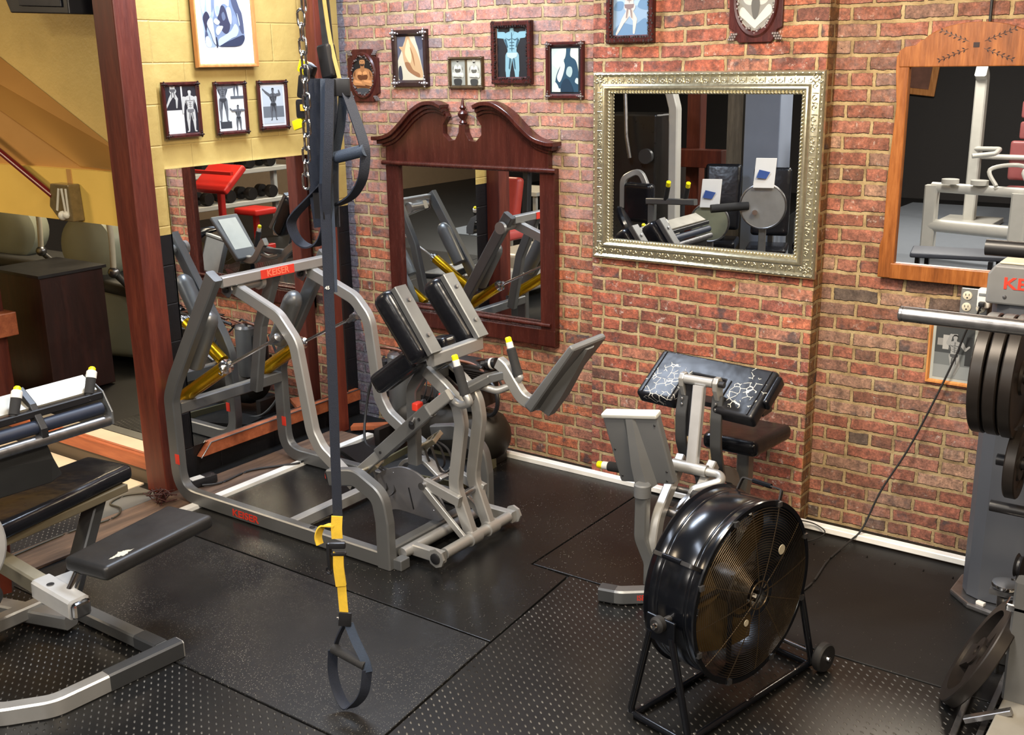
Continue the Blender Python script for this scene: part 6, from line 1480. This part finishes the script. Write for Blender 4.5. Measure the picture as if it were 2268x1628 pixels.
for z in (.5,.9,1.25): MB().sweep([(6.3,-5.2,z),(6.3,-3.0,z)], (.06,.30), (0,0,1)).build('shelf', M['wgm'], t)
for y in (-5.1,-3.1): MB().sweep([(6.3,y,0),(6.3,y,1.3)], (.06,.08), (0,1,0)).build('upright', M['wgm'], t)
k_ = 0; db = None
for z in (.53,.93,1.28):
    for i in range(6):
        y = -4.95+.35*i
        if db is None:
            db = MB().lathe([(0,-.15),(.075,-.15),(.08,-.14),(.08,-.06),(.02,-.055),(.02,.055),(.08,.06),(.08,.14),(.075,.15),(0,.15)], (0,0,0), (1,0,0), 20).build('dumbbell', M['iron'], None); o = db
        else: o = db.copy(); C.objects.link(o)
        o.location = (6.3, y, z+.082)
        tag(o, 'round black dumbbell on the grey reflected rack, %s shelf' % {.53:'bottom',.93:'middle',1.28:'top'}[z], 'dumbbell', 'dumbbells on the %s shelf' % {.53:'bottom',.93:'middle',1.28:'top'}[z]); k_ += 1
# ivory machines far behind the camera, seen in the oak mirror
def ivory(loc, rz, label, vin, tall):
    t = thing('ivory_machine', label, 'exercise machine', (0,0,0), 'ivory machines reflected in the oak mirror')
    MB().sweep([(0,0,0),(0,0,tall),(0,.12,tall+.08)], (.14,.16), (1,0,0), .08, 6).build('mast', M['wgm'], t)
    MB().bb(-.35,.35,-.4,.4,0,.07).build('base', M['wgm'], t, False, bevel=.01)
    MB().pad((.65,.2,.50),(.44,.44,.09),None,.04,4).build('seat', vin, t)
    MB().pad((.65,-.05,.86),(.48,.10,.50),None,.045,4).build('backrest', vin, t)
    for z in (1.24,1.50): MB().pad((.65,-.06,z),(.30,.09,.22),None,.035,3).build('head_pad', vin, t)
    MB().sweep([(.65,-.12,0),(.65,-.12,1.6)], (.06,.06), (1,0,0)).build('seat_mast', M['wgm'], t)
    MB().cyl((.65,.2,0),(.65,.2,.46),.06).build('seat_post', M['chrome'], t)
    MB().sweep([(0,.05,1.0),(.35,.25,1.02),(.35,.5,.98),(.1,.6,.95)], .03, (0,0,1), .08, 6).build('press_arm', M['wgm'], t)
    MB().sweep([(1.3,.05,1.0),(.98,.25,1.02),(.98,.5,.98),(1.2,.6,.95)], .03, (0,0,1), .08, 6).build('press_arm', M['wgm'], t)
    MB().sweep([(0,0,.9),(1.3,0,.9)], .035).sweep([(1.3,0,.9),(1.3,0,0)], .035).build('cross_frame', M['wgm'], t)
    t.location = loc; t.rotation_euler = (0,0,math.radians(rz)); return t
ivory((1.3,-10.4,0), 0, 'ivory machine with dusty pink seat and head pads in the oak mirror', M['pink'], 1.9)
t = thing('ivory_low_machine', 'low ivory tube-framed machine in the middle of the oak mirror', 'exercise machine', (1.9,-7.6,0))
MB().sweep([(1.5,-7.7,.78),(2.6,-7.5,.78)], .055).sweep([(2.45,-7.5,.78),(2.45,-7.5,0)], (.16,.16), (1,0,0)).sweep([(1.5,-7.7,.36),(2.45,-7.5,.36)], .07).sweep([(1.5,-7.7,.8),(1.5,-7.7,0)], (.14,.14), (1,0,0)).build('frame', M['wgm'], t)
for x in (1.72,2.02): MB().lathe([(0,0),(.09,0),(.09,.05),(0,.05)], (x,-7.55,.84), (0,0,1), 24).build('round_cap', M['wgm'], t)
for s in (0,.34): MB().sweep(smooth_path([(2.2+s,-7.5,.84),(2.1+s,-7.6,1.0),(2.35+s,-7.7,1.05),(2.6+s,-7.6,.98)], 6), .022).build('curved_handle', M['wgm'], t)
t = thing('step_bench', 'low black step bench reflected at the bottom of the oak mirror', 'bench', (2.2,-6.1,0))
MB().pad((2.25,-5.95,.36),(.85,.45,.05),Rz(-12),.02,3).build('top', plain('slate_top_mat', rgb(70,74,84), .5), t)
for x in (1.92,2.58):
    for y in (-5.78,-6.12): MB().bb(x-.02,x+.02,y-.02,y+.02,0,.335).build('leg', M['black'], t, False)
o = MB().bb(.0,4.6,-12.4,-6.4,-.011,-.0005).build('grey_carpet', plain('grey_blue_carpet_mat', rgb(104,110,118), .8, 0, .1)); tag(o, 'pale grey-blue carpet reflected in the oak mirror', 'carpet')
t = thing('chain_link_panel', 'brown plywood panel on the back wall reflected in the oak mirror', 'panel', (2.6,-12.95,1.6))
MB().bb(2.3,3.9,-12.99,-12.93,-.01,3.2).build('sheet', plain('amber_ply_mat', rgb(150,96,44), .5, 0, .15, 2.), t, False)
t = thing('picture', 'tilted framed picture on the dark back wall, upper left in the oak mirror', 'picture', (.2,-12.9,1.9))
MB().box((-.3,-12.95,2.2),(.8,.04,1.2),Ry(6)).build('frame', M['pine'], t, False, bevel=.01); MB().box((-.3,-12.925,2.2),(.6,.01,1.0),Ry(6)).build('print', plain('brick_print_mat', rgb(120,80,66), .5, 0, .4, 6.), t, False)
# left-hand room: red seat bike and table seen in the cherry mirror
t = thing('red_seat_bike', 'exercise machine with a red bucket seat reflected in the cherry mirror', 'exercise machine', (-1.2,-3.2,0))
MB().pad((-1.12,-3.25,.95),(.34,.10,.46),Rx(12),.045,4).build('backrest', plain('brick_red_vinyl_mat', rgb(172,62,52), .4), t); MB().pad((-1.0,-3.0,.70),(.36,.38,.10),None,.045,4).build('seat', plain('rose_red_vinyl_mat', rgb(190,84,80), .4), t)
MB().sweep([(-1.05,-3.1,.66),(-1.05,-3.1,.3),(-1.3,-3.9,.2)], (.10,.10), (1,0,0)).build('frame', M['wgm'], t); MB().pad((-1.25,-3.75,.25),(.4,.8,.4),None,.08,4).build('drive_housing', M['wgm'], t)
MB().sweep([(-1.35,-3.9,.4),(-1.35,-3.95,1.2)], (.07,.07), (1,0,0)).build('mast', M['grey'], t); MB().pad((-1.32,-3.92,1.25),(.36,.08,.2),None,.03,3).build('display', M['black'], t)
t = thing('side_table', 'small white table with a spray bottle reflected in the cherry mirror', 'table', (-2.3,-5.2,0))
MB().bb(-2.7,-1.9,-5.5,-4.9,.78,.82).build('tabletop', M['wgm'], t, False)
for x in (-2.65,-1.95):
    for y in (-5.45,-4.95): MB().bb(x-.02,x+.02,y-.02,y+.02,0,.78).build('leg', M['wgm'], t, False)
# ------------------------------------------------------------------ camera, light, view
yaw, pitch, roll = math.radians(-35.89), math.radians(15.786), math.radians(-.975)
fw = V((math.sin(yaw)*math.cos(pitch), math.cos(yaw)*math.cos(pitch), -math.sin(pitch)))
r0 = V((math.cos(yaw), -math.sin(yaw), 0)); u0 = r0.cross(fw)
rr = r0*math.cos(roll)+u0*math.sin(roll); uu = -r0*math.sin(roll)+u0*math.cos(roll)
cam = bpy.data.cameras.new('camera'); co = bpy.data.objects.new('camera', cam); C.objects.link(co)
mw = Matrix.Identity(4)
for i in range(3):
    mw[i][0] = rr[i]; mw[i][1] = uu[i]; mw[i][2] = -fw[i]
mw[0][3], mw[1][3], mw[2][3] = 4.765, -4.876, 2.19
co.matrix_world = mw
cam.sensor_width = 36; cam.sensor_fit = 'HORIZONTAL'; cam.lens = 2396/2268*36; cam.clip_start = .05; cam.clip_end = 60
bpy.context.scene.camera = co
def area(name, loc, tgt, size, power, col, size_y=None, spread=PI):
    l = bpy.data.lights.new(name, 'AREA'); l.energy = power; l.color = col; l.size = size
    if size_y: l.shape = 'RECTANGLE'; l.size_y = size_y
    l.spread = spread
    o = bpy.data.objects.new(name, l); C.objects.link(o); o.location = loc
    o.rotation_euler = (V(tgt)-V(loc)).to_track_quat('-Z', 'Y').to_euler(); return o
def spot(name, loc, tgt, power, col, ang, blend=.5, r=.06):
    l = bpy.data.lights.new(name, 'SPOT'); l.energy = power; l.color = col; l.spot_size = math.radians(ang); l.spot_blend = blend; l.shadow_soft_size = r
    o = bpy.data.objects.new(name, l); C.objects.link(o); o.location = loc
    o.rotation_euler = (V(tgt)-V(loc)).to_track_quat('-Z', 'Y').to_euler(); return o
WARM = (1.0, .78, .52); COOL = (.74, .84, 1.0); NEUT = (1.0, .92, .82)
area('ceiling_tube_lamp', (.85,-.95,3.38), (.9,-.9,0), .3, 75, COOL, 1.2)
area('ceiling_tube_lamp', (2.2,-3.6,3.4), (1.9,-3.3,0), .3, 25, COOL, 1.2)
area('ceiling_lamp_and_fill', (3.2,-2.3,3.42), (3.0,-1.2,0), .5, 100, (1.0,.87,.70), .5)
area('ceiling_lamp_and_fill', (5.4,-3.6,3.42), (4.6,-3,0), .6, 80, WARM, .6)  # added fill from here down to the spots, for reflections; fixtures unseen
area('ceiling_lamp_and_fill', (2.2,-5.4,3.42), (2.2,-5,0), .6, 90, NEUT, .6)
area('ceiling_lamp_and_fill', (5.2,-8.2,3.42), (5,-8,0), .8, 150, NEUT, .8)
area('ceiling_lamp_and_fill', (1.0,-9.0,3.42), (1,-9,0), .8, 150, NEUT, .8)
area('ceiling_lamp_and_fill', (-3.0,-4.2,3.42), (-3,-4,0), .8, 110, WARM, .8)
spot('ceiling_spot_lamp', (.35,-3.4,3.3), (-.62,-1.78,0), 420, WARM, 22, .3, .04)
spot('ceiling_spot_lamp', (4.4,-2.4,3.3), (3.1,-.1,1.2), 120, WARM, 60, .8, .06)
w = bpy.data.worlds.new('world'); bpy.context.scene.world = w; w.use_nodes = True
w.node_tree.nodes['Background'].inputs[0].default_value = (.5,.5,.55,1); w.node_tree.nodes['Background'].inputs[1].default_value = .02
sc = bpy.context.scene
sc.view_settings.view_transform = 'Standard'; sc.view_settings.look = 'None'; sc.view_settings.exposure = .5; sc.view_settings.gamma = 1; sc.view_settings.use_curve_mapping = False
sc.cycles.max_bounces = 8; sc.cycles.glossy_bounces = 6; sc.cycles.sample_clamp_indirect = 4.
